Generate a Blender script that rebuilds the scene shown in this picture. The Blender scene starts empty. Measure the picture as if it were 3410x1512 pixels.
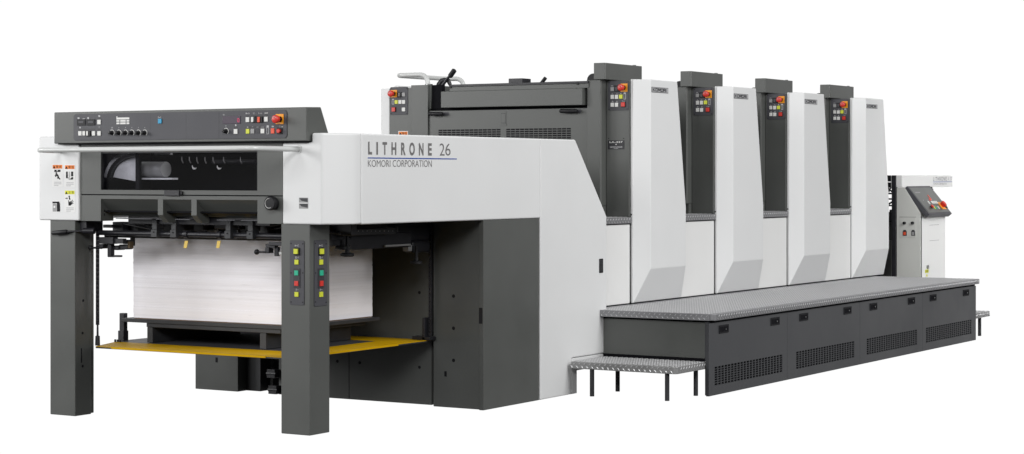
import bpy, math, random
from mathutils import Vector, Matrix
random.seed(7)
S = bpy.context.scene
COL = S.collection
R = math.radians
# ------------------------------------------------------------------ camera
FPX, HORIZON, PW, PH = 6800.0, 581.0, 3410.0, 1512.0
TH = R(31.37)
CAM = Vector((6.1438, -8.1465, 1.3))
cam = bpy.data.cameras.new('camera'); co = bpy.data.objects.new('camera', cam); COL.objects.link(co)
co.location = CAM; co.rotation_euler = (R(90), 0, TH)
cam.sensor_width = 36; cam.sensor_fit = 'HORIZONTAL'; cam.lens = FPX/PW*36
cam.shift_x = 0; cam.shift_y = -(PH/2-HORIZON)/PW
cam.clip_start = .1; cam.clip_end = 400
S.camera = co
# ------------------------------------------------------------------ surround: white behind the machine, invented dimming elsewhere to shape the light
W = bpy.data.worlds.new('World'); S.world = W; W.use_nodes = True
nt = W.node_tree; nt.nodes.clear()
def wn(t, **k):
    n = nt.nodes.new(t)
    for a, b in k.items(): setattr(n, a, b)
    return n
out = wn('ShaderNodeOutputWorld'); bg = wn('ShaderNodeBackground'); nt.links.new(bg.outputs[0], out.inputs[0])
tc = wn('ShaderNodeTexCoord')
dot = wn('ShaderNodeVectorMath', operation='DOT_PRODUCT'); nt.links.new(tc.outputs['Generated'], dot.inputs[0])
dot.inputs[1].default_value = (-math.sin(TH), math.cos(TH), 0)
mr = wn('ShaderNodeMapRange', interpolation_type='SMOOTHSTEP'); nt.links.new(dot.outputs['Value'], mr.inputs[0])
WORLD_DIM, WORLD_BRIGHT = .30, 1.02
for i, v in ((1, .50), (2, .74), (3, WORLD_DIM), (4, WORLD_BRIGHT)): mr.inputs[i].default_value = v
bg.inputs[0].default_value = (1, 1, 1, 1)
spz = wn('ShaderNodeSeparateXYZ'); nt.links.new(tc.outputs['Generated'], spz.inputs[0])
ud = wn('ShaderNodeMapRange', interpolation_type='SMOOTHSTEP'); nt.links.new(spz.outputs['Z'], ud.inputs[0])
WORLD_DOWN, WORLD_UP = .03, .14
for i, v in ((1, -.1), (2, .1), (3, WORLD_DOWN), (4, WORLD_UP)): ud.inputs[i].default_value = v
nt.links.new(ud.outputs[0], mr.inputs[3]); nt.links.new(mr.outputs[0], bg.inputs[1])
# ------------------------------------------------------------------ unseen lamps: front, camera and key follow the shading, the fills are added
def area(name, loc, target, sx, sy, power, col=(1, 1, 1)):
    l = bpy.data.lights.new(name, 'AREA'); l.shape = 'RECTANGLE'; l.size = sx; l.size_y = sy; l.energy = power; l.color = col
    o = bpy.data.objects.new(name, l); COL.objects.link(o); o.location = loc
    o.rotation_euler = (Vector(target)-Vector(loc)).to_track_quat('-Z', 'Y').to_euler()
    return o
area('softbox_front_low', (-7, -8.5, 1.2), (-.8, 1.5, .8), 5, 2.4, 60)
area('softbox_front', (-7, -8.5, 3.6), (-.8, 2.5, 1.3), 5, 2.4, 140)
area('fill_left', (-11, -5, 4), (-1, 3, 1.3), 4, 4, 700)  # fill added from the far left, out of view
area('fill_middle', (-1, -11, 5), (-.5, 2, 1.2), 4, 3, 340)  # unseen fill put in from the front middle
area('softbox_camera', (6, -10, 6), (0, 2, 1), 5, 3, 720)
area('softbox_key', (9, 2.5, 8), (0, 4.5, .9), 5, 4, 690)
area('fill_right', (12, 6, 4), (0, 5, .9), 5, 4, 95)  # weak unseen fill added on the right
area('fill_feeder', (10, 2, 3.5), (.2, 8.3, .9), 3, 2.5, 215)  # unseen lamp added to brighten the feeder
sp_ = area('fill_feeder_spot', (12, 7.9, 3), (.2, 8.95, .95), 1.2, 1.2, 11); sp_.data.spread = R(24)  # narrow added fill lifting the feeder door and arm, no real lamp there
S.view_settings.view_transform = 'Standard'; S.view_settings.look = 'None'
S.view_settings.exposure = 0; S.view_settings.gamma = 1
# ------------------------------------------------------------------ measuring helper: point of a known flat face of the machine
_R = Vector((math.cos(TH), math.sin(TH), 0)); _W = Vector((-math.sin(TH), math.cos(TH), 0))
def P(px, py, ax, val):
    v = _W + _R*((px-PW/2)/FPX) + Vector((0, 0, (HORIZON-py)/FPX))
    t = (val-CAM[ax])/v[ax]
    return CAM + v*t
X, Y, Z = 0, 1, 2
# ------------------------------------------------------------------ materials
def mat(name, col, rough=.45, spec=.5, metal=0., noise=0., nscale=6., bump=0., bscale=300., emit=0.):
    m = bpy.data.materials.new(name); m.use_nodes = True; n = m.node_tree; b = n.nodes['Principled BSDF']
    b.inputs['Base Color'].default_value = (*col, 1); b.inputs['Roughness'].default_value = rough
    b.inputs['Specular IOR Level'].default_value = spec; b.inputs['Metallic'].default_value = metal
    if emit:
        b.inputs['Emission Color'].default_value = (*col, 1); b.inputs['Emission Strength'].default_value = emit
    t = n.nodes.new('ShaderNodeTexCoord')
    if noise:
        nz = n.nodes.new('ShaderNodeTexNoise'); nz.inputs['Scale'].default_value = nscale; nz.inputs['Detail'].default_value = 5
        n.links.new(t.outputs['Object'], nz.inputs['Vector'])
        rp = n.nodes.new('ShaderNodeMapRange'); n.links.new(nz.outputs['Fac'], rp.inputs[0])
        rp.inputs[1].default_value = .3; rp.inputs[2].default_value = .7; rp.inputs[3].default_value = 1-noise; rp.inputs[4].default_value = 1+noise
        mx = n.nodes.new('ShaderNodeVectorMath'); mx.operation = 'SCALE'; mx.inputs[0].default_value = col
        n.links.new(rp.outputs[0], mx.inputs['Scale']); n.links.new(mx.outputs[0], b.inputs['Base Color'])
        r2 = n.nodes.new('ShaderNodeMapRange'); n.links.new(nz.outputs['Fac'], r2.inputs[0])
        r2.inputs[1].default_value = .3; r2.inputs[2].default_value = .7; r2.inputs[3].default_value = rough-.05; r2.inputs[4].default_value = rough+.05
        n.links.new(r2.outputs[0], b.inputs['Roughness'])
    if bump:
        bz = n.nodes.new('ShaderNodeTexNoise'); bz.inputs['Scale'].default_value = bscale
        n.links.new(t.outputs['Object'], bz.inputs['Vector'])
        bp = n.nodes.new('ShaderNodeBump'); bp.inputs['Strength'].default_value = bump; bp.inputs['Distance'].default_value = .0006
        n.links.new(bz.outputs['Fac'], bp.inputs['Height']); n.links.new(bp.outputs[0], b.inputs['Normal'])
    return m
M = dict(
    white=mat('white_enamel', (.74, .745, .745), .38, .5, noise=.012, nscale=2.5, bump=.08),
    white_lit=mat('white_enamel_lit_copy', (.80, .80, .79), .38, .5, noise=.01, nscale=2.5),  # lit copy of the white enamel: bounce and missing fill put into its colour
    cabinet=mat('cabinet_grey_enamel', (.045, .0465, .051), .42, .4, noise=.05, nscale=3, bump=.12),
    palemetal=mat('dull_zinc', (.58, .58, .60), .5, .5, noise=.12, nscale=25),
    steptread=mat('step_chequer_plate', (.33, .33, .33), .38, .5, metal=.5, noise=.06, nscale=8),
    worn=mat('worn_raised_metal', (.62, .62, .63), .32, .6, metal=.5),
    cream=mat('pale_grey_enamel', (.60, .605, .575), .4, .5, noise=.02, nscale=2.5, bump=.08),
    grey=mat('grey_green_enamel', (.089, .093, .088), .36, .5, noise=.05, nscale=3, bump=.12),
    panelgrey=mat('control_fascia', (.062, .062, .071), .5, .4, noise=.02),
    line=mat('fascia_edge', (.03, .03, .035), .5),
    black=mat('black_plastic', (.012, .012, .014), .5, .3),
    dark=mat('blackened_steel', (.014, .014, .018), .42, .5, noise=.2, nscale=20),
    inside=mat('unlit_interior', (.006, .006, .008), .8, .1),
    rail=mat('painted_rail', (.60, .61, .60), .28, .6),
    steel=mat('bare_steel', (.42, .42, .42), .3, metal=.9, noise=.1, nscale=30),
    tread=mat('chequer_plate_metal', (.27, .27, .28), .40, .5, metal=.55, noise=.06, nscale=8),
    button=mat('white_button', (.70, .70, .68), .4),
    gbutton=mat('grey_button', (.30, .30, .30), .4),
    ybutton=mat('yellow_button', (.62, .66, .04), .4),
    green=mat('green_button', (.02, .42, .25), .4),
    red=mat('red_plastic', (.62, .035, .025), .35),
    orange=mat('orange_plate', (.86, .33, .01), .4),
    redorange=mat('orange_red_button', (.75, .085, .03), .4),
    cyan=mat('cyan_button', (.005, .28, .50), .4),
    mark=mat('printed_marking', (.45, .45, .46), .5),
    lettering=mat('grey_lettering', (.16, .155, .155), .4),
    darklettering=mat('dark_lettering', (.035, .035, .05), .4),
    palelettering=mat('faded_lettering', (.45, .45, .47), .4),
    blue=mat('blue_stripe', (.02, .07, .33), .4),
    display=mat('display_glass', (.035, .018, .04), .25),
    digit=mat('lit_digit', (.5, .01, .08), .4, emit=.45),
    yellow=mat('safety_yellow', (.55, .32, .002), .5, .08, noise=.06, nscale=5),
    tag=mat('yellow_tag', (.62, .42, .05), .5),
    sticker=mat('sticker_white', (.78, .78, .77), .5),
    sorange=mat('sticker_orange', (.80, .20, .01), .5),
    syellow=mat('sticker_yellow', (.72, .72, .02), .5),
    ink=mat('sticker_black', (.010, .010, .012), .6, .15),
    badge=mat('badge_metal', (.07, .07, .075), .4, metal=.3),
    badgefield=mat('badge_satin', (.40, .40, .41), .45),
    board=mat('pile_board', (.028, .029, .032), .5, noise=.15, nscale=12),
    boardedge=mat('raw_board_edge', (.16, .10, .06), .7),
    plate=mat('nameplate_black', (.012, .012, .016), .4),
    bronze=mat('brass_fitting', (.10, .07, .04), .5, metal=.5),
)
# paper: stacked sheets, fine layered edges
def paper_mat():
    m = bpy.data.materials.new('stacked_paper'); m.use_nodes = True; n = m.node_tree; b = n.nodes['Principled BSDF']
    b.inputs['Roughness'].default_value = .85; b.inputs['Specular IOR Level'].default_value = .15
    t = n.nodes.new('ShaderNodeTexCoord')
    def layer(sc, scale, det, lo, hi, a, c):
        mp = n.nodes.new('ShaderNodeMapping'); mp.inputs['Scale'].default_value = sc; n.links.new(t.outputs['Object'], mp.inputs[0])
        z = n.nodes.new('ShaderNodeTexNoise'); z.inputs['Scale'].default_value = scale; z.inputs['Detail'].default_value = det
        n.links.new(mp.outputs[0], z.inputs['Vector'])
        r = n.nodes.new('ShaderNodeMapRange'); n.links.new(z.outputs['Fac'], r.inputs[0])
        for i, v in enumerate((lo, hi, a, c)): r.inputs[i+1].default_value = v
        return r.outputs[0], z
    a, z1 = layer((.7, .7, 90), 1.0, 8, .30, .50, .93, 1.0)
    c, _ = layer((9, 9, 160), 1.0, 3, .24, .36, .90, 1.0)
    mu = n.nodes.new('ShaderNodeMath'); mu.operation = 'MULTIPLY'; n.links.new(a, mu.inputs[0]); n.links.new(c, mu.inputs[1])
    mx = n.nodes.new('ShaderNodeVectorMath'); mx.operation = 'SCALE'; mx.inputs[0].default_value = (.90, .885, .925)
    n.links.new(mu.outputs[0], mx.inputs['Scale']); n.links.new(mx.outputs[0], b.inputs['Base Color'])
    bp = n.nodes.new('ShaderNodeBump'); bp.inputs['Strength'].default_value = .5; bp.inputs['Distance'].default_value = .002
    n.links.new(z1.outputs['Fac'], bp.inputs['Height']); n.links.new(bp.outputs[0], b.inputs['Normal'])
    return m
M['paper'] = paper_mat()
def glass_mat():
    m = bpy.data.materials.new('tinted_pane'); m.use_nodes = True; n = m.node_tree; n.nodes.clear()
    o = n.nodes.new('ShaderNodeOutputMaterial'); mx = n.nodes.new('ShaderNodeMixShader'); tr = n.nodes.new('ShaderNodeBsdfTransparent')
    gl = n.nodes.new('ShaderNodeBsdfGlossy'); gl.inputs['Roughness'].default_value = .32; tr.inputs[0].default_value = (.93, .93, .95, 1)
    mx.inputs[0].default_value = .004
    n.links.new(tr.outputs[0], mx.inputs[1]); n.links.new(gl.outputs[0], mx.inputs[2]); n.links.new(mx.outputs[0], o.inputs[0])
    return m
M['glass'] = glass_mat()
# ------------------------------------------------------------------ mesh builder
class MB:
    def __init__(s): s.v = []; s.f = []
    def add(s, vs, fs):
        k = len(s.v); s.v += [tuple(v) for v in vs]; s.f += [tuple(i+k for i in f) for f in fs]; return s
    def box(s, x0, x1, y0, y1, z0, z1):
        x0, x1 = sorted((x0, x1)); y0, y1 = sorted((y0, y1)); z0, z1 = sorted((z0, z1))
        return s.add([(x0, y0, z0), (x1, y0, z0), (x1, y1, z0), (x0, y1, z0), (x0, y0, z1), (x1, y0, z1), (x1, y1, z1), (x0, y1, z1)],
                     [(0, 3, 2, 1), (4, 5, 6, 7), (0, 1, 5, 4), (1, 2, 6, 5), (2, 3, 7, 6), (3, 0, 4, 7)])
    def prism(s, poly, axis, a, b):
        # poly in the plane normal to axis: X->(y,z)  Y->(x,z)  Z->(x,y)
        a, b = sorted((a, b))
        def mk(p, t): return {0: (t, p[0], p[1]), 1: (p[0], t, p[1]), 2: (p[0], p[1], t)}[axis]
        ar = sum(poly[i][0]*poly[(i+1) % len(poly)][1]-poly[(i+1) % len(poly)][0]*poly[i][1] for i in range(len(poly)))
        if (ar < 0) != (axis == 1): poly = poly[::-1]
        n = len(poly); vs = [mk(p, a) for p in poly]+[mk(p, b) for p in poly]
        fs = [tuple(range(n))[::-1], tuple(range(n, 2*n))]+[(i, (i+1) % n, (i+1) % n+n, i+n) for i in range(n)]
        return s.add(vs, fs)
    def loft(s, A, B):      # two rings of equal length, closed
        n = len(A); return s.add(list(A)+list(B), [tuple(range(n))[::-1], tuple(range(n, 2*n))]+[(i, (i+1) % n, (i+1) % n+n, i+n) for i in range(n)])
    def tube(s, pts, r, n=12, caps=True):
        pts = [Vector(p) for p in pts]; rs = r if isinstance(r, (list, tuple)) else [r]*len(pts); rings = []
        up = None
        for i, p in enumerate(pts):
            d = (pts[min(i+1, len(pts)-1)]-pts[max(i-1, 0)]).normalized()
            if up is None: up = d.orthogonal().normalized()
            up = (up-d*up.dot(d)).normalized(); w = d.cross(up)
            rings.append([p+(up*math.cos(2*math.pi*k/n)+w*math.sin(2*math.pi*k/n))*rs[i] for k in range(n)])
        vs = [v for q in rings for v in q]; fs = []
        for i in range(len(pts)-1):
            for k in range(n): fs.append((i*n+k, i*n+(k+1) % n, (i+1)*n+(k+1) % n, (i+1)*n+k))
        if caps: fs += [tuple(range(n))[::-1], tuple(range((len(pts)-1)*n, len(pts)*n))]
        return s.add(vs, fs)
    def build_each(s, name, m, parent):      # every separate piece an object of its own
        rep = list(range(len(s.v)))
        def fd(i):
            while rep[i] != i: i = rep[i]
            return i
        for f in s.f:
            for j in f[1:]: rep[fd(j)] = fd(f[0])
        groups = {}
        for f in s.f: groups.setdefault(fd(f[0]), []).append(f)
        for fs in groups.values():
            ids = sorted({i for f in fs for i in f}); mp = {i: k for k, i in enumerate(ids)}
            q = MB(); q.v = [s.v[i] for i in ids]; q.f = [tuple(mp[i] for i in f) for f in fs]; q.build(name, m, parent)
    def build(s, name, m, parent=None, bevel=0., seg=2, smooth=False, ang=25):
        me = bpy.data.meshes.new(name); o = bpy.data.objects.new(name, me); COL.objects.link(o)
        off = Vector((0, 0, 0))
        if parent is not None:
            o.parent = parent; q = parent
            while q is not None: off = off+q.location; q = q.parent
        me.from_pydata([Vector(v)-off for v in s.v], [], s.f); me.materials.append(M[m] if isinstance(m, str) else m)
        me.update()
        if smooth or bevel:
            me.polygons.foreach_set('use_smooth', [True]*len(me.polygons))
        if bevel:
            b = o.modifiers.new('bevel', 'BEVEL'); b.width = bevel; b.segments = seg; b.limit_method = 'ANGLE'; b.angle_limit = R(ang); b.harden_normals = True
        elif smooth:
            me.set_sharp_from_angle(angle=R(40))
        return o
def thing(name, loc, label, cat, group=None):
    o = bpy.data.objects.new(name, None); COL.objects.link(o); o.location = loc; o.empty_display_size = .1
    o['label'] = label; o['category'] = cat
    if group: o['group'] = group
    return o
def copy_tree(o, parent=None):
    c = o.copy(); COL.objects.link(c); c.parent = parent
    for ch in list(o.children): copy_tree(ch, c)
    return c
def arc(c, r, a0, a1, n, f): return [f(c[0]+r*math.cos(R(a0+(a1-a0)*i/n)), c[1]+r*math.sin(R(a0+(a1-a0)*i/n))) for i in range(n+1)]
def bend(p, q, s, r, n=6):      # rounded corner at q between p and s
    p, q, s = map(Vector, (p, q, s)); a = q+(p-q).normalized()*r; b = q+(s-q).normalized()*r
    return [a*(1-t)**2+q*2*t*(1-t)+b*t*t for t in [i/n for i in range(n+1)]]
# text turned into a mesh lying on a face; frame 'Y' faces -Y, 'X' faces +X
def text(name, body, m, parent, org, face, h, width=None, bold=0., space=1., depth=.0006, align='LEFT', shear=0.):
    cu = bpy.data.curves.new(name, 'FONT'); cu.body = body; cu.size = 1; cu.extrude = 0; cu.offset = bold; cu.space_character = space; cu.shear = shear
    to = bpy.data.objects.new(name, cu); COL.objects.link(to)
    me = bpy.data.meshes.new_from_object(to); bpy.data.objects.remove(to)
    xs = [v.co.x for v in me.vertices]; ys = [v.co.y for v in me.vertices]
    if not xs: return None
    x0, x1, y0, y1 = min(xs), max(xs), min(ys), max(ys)
    sy = h/(y1-y0); sx = sy if width is None else width/(x1-x0)
    off = Vector((0, 0, 0)); q = parent
    while q is not None: off = off+q.location; q = q.parent
    for v in me.vertices:
        a = (v.co.x-x0)*sx; b = (v.co.y-y0)*sy
        if align == 'CENTER': a -= (x1-x0)*sx/2
        if face == 'Y': w = Vector((org[0]+a, org[1]-depth, org[2]+b))
        elif face == 'X': w = Vector((org[0]+depth, org[1]+a, org[2]+b))
        else: w = Vector(org)+Vector(face[0])*a+Vector(face[1])*b
        v.co = w-off
    me.materials.clear(); me.materials.append(M[m]); o = bpy.data.objects.new(name, me); COL.objects.link(o); o.parent = parent
    return o
# a small block standing on a face, its outline read off the face
def blk(mb, face, plane, px0, py0, px1, py1, d=.004, base=0.):
    if face == 'Y':
        a = P(px0, py0, Y, plane); b = P(px1, py1, Y, plane); mb.box(a.x, b.x, plane-d, plane-base, b.z, a.z)
    else:
        a = P(px0, py0, X, plane); b = P(px1, py1, X, plane); mb.box(plane+base, plane+d, a.y, b.y, b.z, a.z)
    return mb
def disc(mb, face, plane, px, py, r0, r1, d, base=0., n=20):
    c = P(px, py, Y if face == 'Y' else X, plane)
    w = Vector((0, -1, 0)) if face == 'Y' else Vector((1, 0, 0))
    return mb.tube([c+w*base, c+w*d], [r0, r1], n)
def one(name, m, parent, f, *a, bevel=0., smooth=False, **k):
    mb = MB(); f(mb, *a, **k); return mb.build(name, m, parent, bevel=bevel, smooth=smooth)
def estop(parent, face, plane, px, py, s=1., plate=None):
    if plate: one('mounting_plate', 'orange', parent, blk, face, plane, *plate, d=.006, bevel=.001)
    c = P(px, py, Y if face == 'Y' else X, plane); w = Vector((0, -1, 0)) if face == 'Y' else Vector((1, 0, 0))
    MB().tube([c+w*.006, c+w*.016], .015*s, 20).build('button_collar', 'black', parent, smooth=True)
    r = .0205*s
    MB().tube([c+w*(.016+t*s) for t in (0, .006, .010, .026, .031, .034, .0345)], [.011*s, .012*s, r*.86, r, r*.95, r*.74, r*.1], 28).build('emergency_button', 'red', parent, smooth=True)
    MB().tube(arc((0, 0), r*.60, 20, 160, 10, lambda a, b: c+w*(.0165+.034*s)+((Vector((a, 0, b))) if face == 'Y' else Vector((0, a, b)))), .0012, 5).build('arrow_marking', 'mark', parent)
def rounded_plate(mb, face, plane, px0, py0, px1, py1, d, r=.012, base=0.):
    ax = Y if face == 'Y' else X
    a = P(px0, py0, ax, plane); b = P(px1, py1, ax, plane); i = 0 if face == 'Y' else 1
    u0, u1, v0, v1 = a[i], b[i], b.z, a.z; pts = []
    for (cu, cv, s) in ((u1-r, v1-r, 0), (u0+r, v1-r, 90), (u0+r, v0+r, 180), (u1-r, v0+r, 270)):
        pts += arc((cu, cv), r, s, s+90, 5, lambda p, q: (p, q))
    if face == 'Y': mb.prism(pts, 1, plane-d, plane-base)
    else: mb.prism(pts, 0, plane+base, plane+d)
def fascia(name, parent, face, plane, px0, py0, px1, py1, r=.012, screws=()):
    mb = MB(); rounded_plate(mb, face, plane, px0, py0, px1, py1, .0030, r)
    p = mb.build(name, 'panelgrey', parent)
    mb = MB(); rounded_plate(mb, face, plane, px0-.9, py0-.9, px1+.9, py1+.9, .0016, r+.001); mb.build('gasket', 'line', p)
    if screws:
        mb = MB()
        for sx, sy in screws: disc(mb, face, plane, sx, sy, .0036, .003, .0046, .003, 10)
        mb.build_each('screw', 'black', p)
    return p
# chequer plate: raised lozenges on a grid, alternating directions
def lozenges(mb, org, u, v, lu, lv, pitch=.0345, L=.0135, wd=.0044, h=.0022, marg=.012):
    u = Vector(u); v = Vector(v); n = u.cross(v).normalized(); org = Vector(org); p = pitch*.5
    nu = max(1, int((lu-2*marg)/p)); nv = max(1, int((lv-2*marg)/p+.01)); ou = (lu-nu*p)/2; ov = (lv-nv*p)/2
    for i in range(nu+1):
        for j in range(nv+1):
            if (i+j) % 2: continue
            s = 1 if i % 2 else -1
            c = org+u*(ou+i*p)+v*(ov+j*p); a = (u+v*s).normalized(); b = (u*-s+v).normalized()
            mb.add([c-a*L, c-b*wd, c+a*L, c+b*wd, c-a*L*.6+n*h, c+a*L*.6+n*h], [(0, 1, 4), (1, 5, 4), (1, 2, 5), (2, 3, 5), (3, 4, 5), (3, 0, 4)])
def slab(mb, x0, x1, y0, y1, z0, z1, r=.03, corner='xy'):
    pts = [(x0, y0)]+arc((x1-r, y0+r), r, -90, 0, 6, lambda a, b: (a, b))+[(x1, y1), (x0, y1)]
    mb.prism(pts, 2, z0, z1)

# =================================================================== DELIVERY END
YF = -.01
D = thing('delivery_unit', (-.83, .9, 0), 'grey and white delivery end standing on two square legs, with window and large lettering', 'printing press section')
# legs
leg = MB(); leg.box(-.18, 0, 0, .165, 0, 1.06); legR = leg.build('leg', 'grey', D, bevel=.004)
leg = MB(); leg.box(-1.755, -1.572, 0, .125, 0, 1.06); leg.box(-1.74, -1.590, .125, .165, 0.002, 1.055); legL = leg.build('leg', 'grey', D, bevel=.004)
mb = MB()
for a, b in ((277, 1001), (275, 1109), (275, 1219)): disc(mb, 'X', -1.572, a, b, .0075, .0075, .0012, .0002, 14)
p = P(271, 1160, X, -1.572); q = P(273, 1208, X, -1.572); mb.box(-1.5725, -1.571, p.y-.004, p.y+.004, q.z, p.z)
mb.build_each('bolt_hole', 'ink', legL)
# leg push-button strips
def legstrip(face, plane, u0, u1, parent):
    def c(u, v): return 920+u/4.39, 780+v/4.39
    w = u1-u0; f = lambda t: u0+w*t
    sc = [c(f(.08), 135), c(f(.91), 140), c(f(.08), 565), c(f(.91), 565), c(f(.08), 990), c(f(.91), 995)]
    p = fascia('push_button_strip', parent, face, plane, *c(u0, 92), *c(u1, 1038), r=.008, screws=sc)
    B = lambda n, m, t0, v0, t1, v1, d=.009, base=.003: one(n, m, p, blk, face, plane, *c(f(t0), v0), *c(f(t1), v1), d=d, base=base, bevel=.0008)
    B('button_frame', 'black', .30, 195, .72, 310, .007); B('push_button', 'ybutton', .34, 212, .63, 288, .014, .007)
    B('push_button', 'ybutton', .36, 372, .63, 443, .008)
    B('button_frame', 'line', .26, 500, .73, 785, .006); B('push_button', 'green', .36, 528, .63, 602, .010, .006); B('push_button', 'red', .36, 682, .63, 756, .010, .006)
    B('push_button', 'ybutton', .36, 843, .63, 914, .008)
    mk = MB()
    for t0, v0, t1, v1 in ((.36, 155, .40, 178), (.42, 162, .48, 172), (.55, 155, .58, 178), (.58, 153, .64, 158), (.58, 174, .64, 178), (.38, 325, .50, 330), (.41, 335, .46, 352), (.38, 350, .50, 355), (.56, 330, .64, 336), (.56, 330, .59, 350), (.42, 798, .49, 803), (.44, 803, .47, 820), (.42, 818, .49, 822), (.54, 808, .60, 814)):
        blk(mk, face, plane, *c(f(t0), v0), *c(f(t1), v1), d=.0036, base=.0028)
    mk.build_each('printed_symbol', 'mark', p)
legstrip('Y', 0, 205, 410, legR) if False else legstrip('Y', 0, 205, 410, D)
legstrip('X', 0, 552, 738, D)
# near side cover: chamfered corner, long beam, tall rear end
zb, zt = 1.05, 1.506
prof = [(-.165, YF), (.082, YF), (.157, .147), (.160, .205), (.160, 1.985), (.120, 1.985), (.120, .25), (.06, .05), (-.165, .03)]
cpf = [(-.165, YF), (.018, YF), (.082, YF), (.156, .147), (.160, .190), (.160, .215), (.130, .215), (.018, .04), (-.165, .03)]
vs = [(x, y, z) for z in (zb, 1.461, zt) for x, y in cpf]
fs = [tuple(range(9))[::-1], tuple(range(19, 26)), (9, 10, 16, 17)]+[(i, (i+1) % 9, (i+1) % 9+9, i+9) for i in range(9)]+[(i+9, i+10, i+19, i+18) for i in range(1, 7)]+[(16, 10, 19, 25)]
mb = MB(); mb.add(vs, fs)
mb.build('corner_cover', 'white', D, bevel=.010, seg=3)
mb = MB(); mb.box(.118, .160, .2165, 1.983, zb-.002, zt); sidec = mb.build('side_cover', 'white', D, bevel=.009, seg=3)
# tall cover beyond the beam (side profile in y,z)
tall = [(1.9845, 0), (2.352, 0), (2.352, .214), (2.777, .214), (2.777, 1.046), (2.392, 1.506), (1.9845, 1.506)]
mb = MB(); mb.prism(tall, 0, .085, .160); tc_ = mb.build('rear_side_cover', 'white', D, bevel=.008, seg=3)
mb = MB(); mb.prism([(2.355, 0), (2.415, 0), (2.415, .135), (2.775, .135), (2.775, .211), (2.355, .211)], 0, .095, .157); mb.build('lower_trim', 'white', tc_, bevel=.003)
mb = MB(); blk(mb, 'X', .160, 1995, 862, 2007.5, 908, d=.003, base=-.002); h_ = mb.build('handle', 'black', tc_, bevel=.001)
mb = MB(); blk(mb, 'X', .1632, 1997, 866, 2006, 881, d=.002); blk(mb, 'X', .1632, 1997, 884, 2006, 905, d=.0015); mb.build('latch', 'dark', h_)
# lettering on the side cover
def lettering(par, plane, pts, cols=('lettering', 'lettering', 'blue')):
    pass
a = P(1225, 487.5+27, X, .16); b = P(1438, 505, X, .16)
gx = .1605
def at(px, py): return P(px, py, X, .16)
for ch, x0, x1, t, bt in (('L', 1225.6, 1238.6, 472, 514.5), ('I', 1253, 1258.3, 473, 515), ('T', 1273.3, 1288.5, 473.3, 515.3), ('H', 1303.2, 1319.3, 474, 516), ('R', 1335.3, 1350.2, 475, 516.8), ('O', 1362.8, 1380.8, 475, 517.6), ('N', 1394.5, 1410, 476.5, 517.8), ('E', 1425, 1437.5, 477.2, 518)):
    A = at(x0, bt); B_ = at(x1, t)
    text('lettering', ch, 'lettering', sidec, (gx, A.y, A.z), 'X', B_.z-A.z, B_.y-A.y, bold=.035)
for ch, x0, x1 in (('2', 1463.5, 1480), ('6', 1482.8, 1500)):
    A = at(x0, 518); B_ = at(x1, 478); text('lettering', ch, 'lettering', sidec, (gx, A.y, A.z), 'X', B_.z-A.z, B_.y-A.y, bold=-.004)
for t_, x0, x1 in (('KOMORI', 1225, 1299.5), ('CORPORATION', 1307.5, 1437.5)):
    A = at(x0, 554.8); B_ = at(x1, 534); text('lettering', t_, 'lettering', sidec, (gx, A.y, A.z-.001), 'X', (at(x0, 532).z-A.z), B_.y-A.y, bold=-.006)
A = at(1224.7, 526); B_ = at(1521, 528); mb = MB(); mb.box(.1600, .1608, A.y, B_.y, A.z-.0028, A.z+.0030); mb.build('blue_stripe', 'blue', sidec)
# far side cover (mirror) and left corner cover with stickers
mb = MB(); mb.prism([(-1.825, YF), (-1.535, YF), (-1.535, .03), (-1.77, .04), (-1.90, .21), (-1.955, .21), (-1.950, .15)], 2, 1.052, zt-.001)
lc = mb.build('corner_cover', 'white', D, bevel=.008, seg=3)
MB().box(-1.955, -1.915, .2115, 1.98, 1.05, 1.505).build('side_cover', 'white', D, bevel=.006)
mb = MB(); mb.prism(tall, 0, -1.955, -1.90); mb.build('rear_side_cover', 'white', D, bevel=.006)
# air slots of the near corner cover
mb = MB(); a = P(996, 658, Y, YF); b = P(1026, 695, Y, YF); mb.box(a.x, b.x, YF-.0012, YF+.001, b.z, a.z); sl = mb.build('air_slot', 'gbutton', D)
mid = (a.z+b.z)/2
MB().box(a.x, b.x, YF-.0045, YF-.0013, mid-.0022, mid+.0022).build('slot_bar', 'white', sl)
for s0, s1 in ((mid+.0035, a.z-.003), (b.z+.003, mid-.0035)):
    MB().prism([(a.x+.002, s1), (b.x-.002, s1), (b.x-.002, s0+.002), (a.x+.016, s0+.008)], 1, YF-.0022, YF-.0013).build('slot_opening', 'line', sl)
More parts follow.
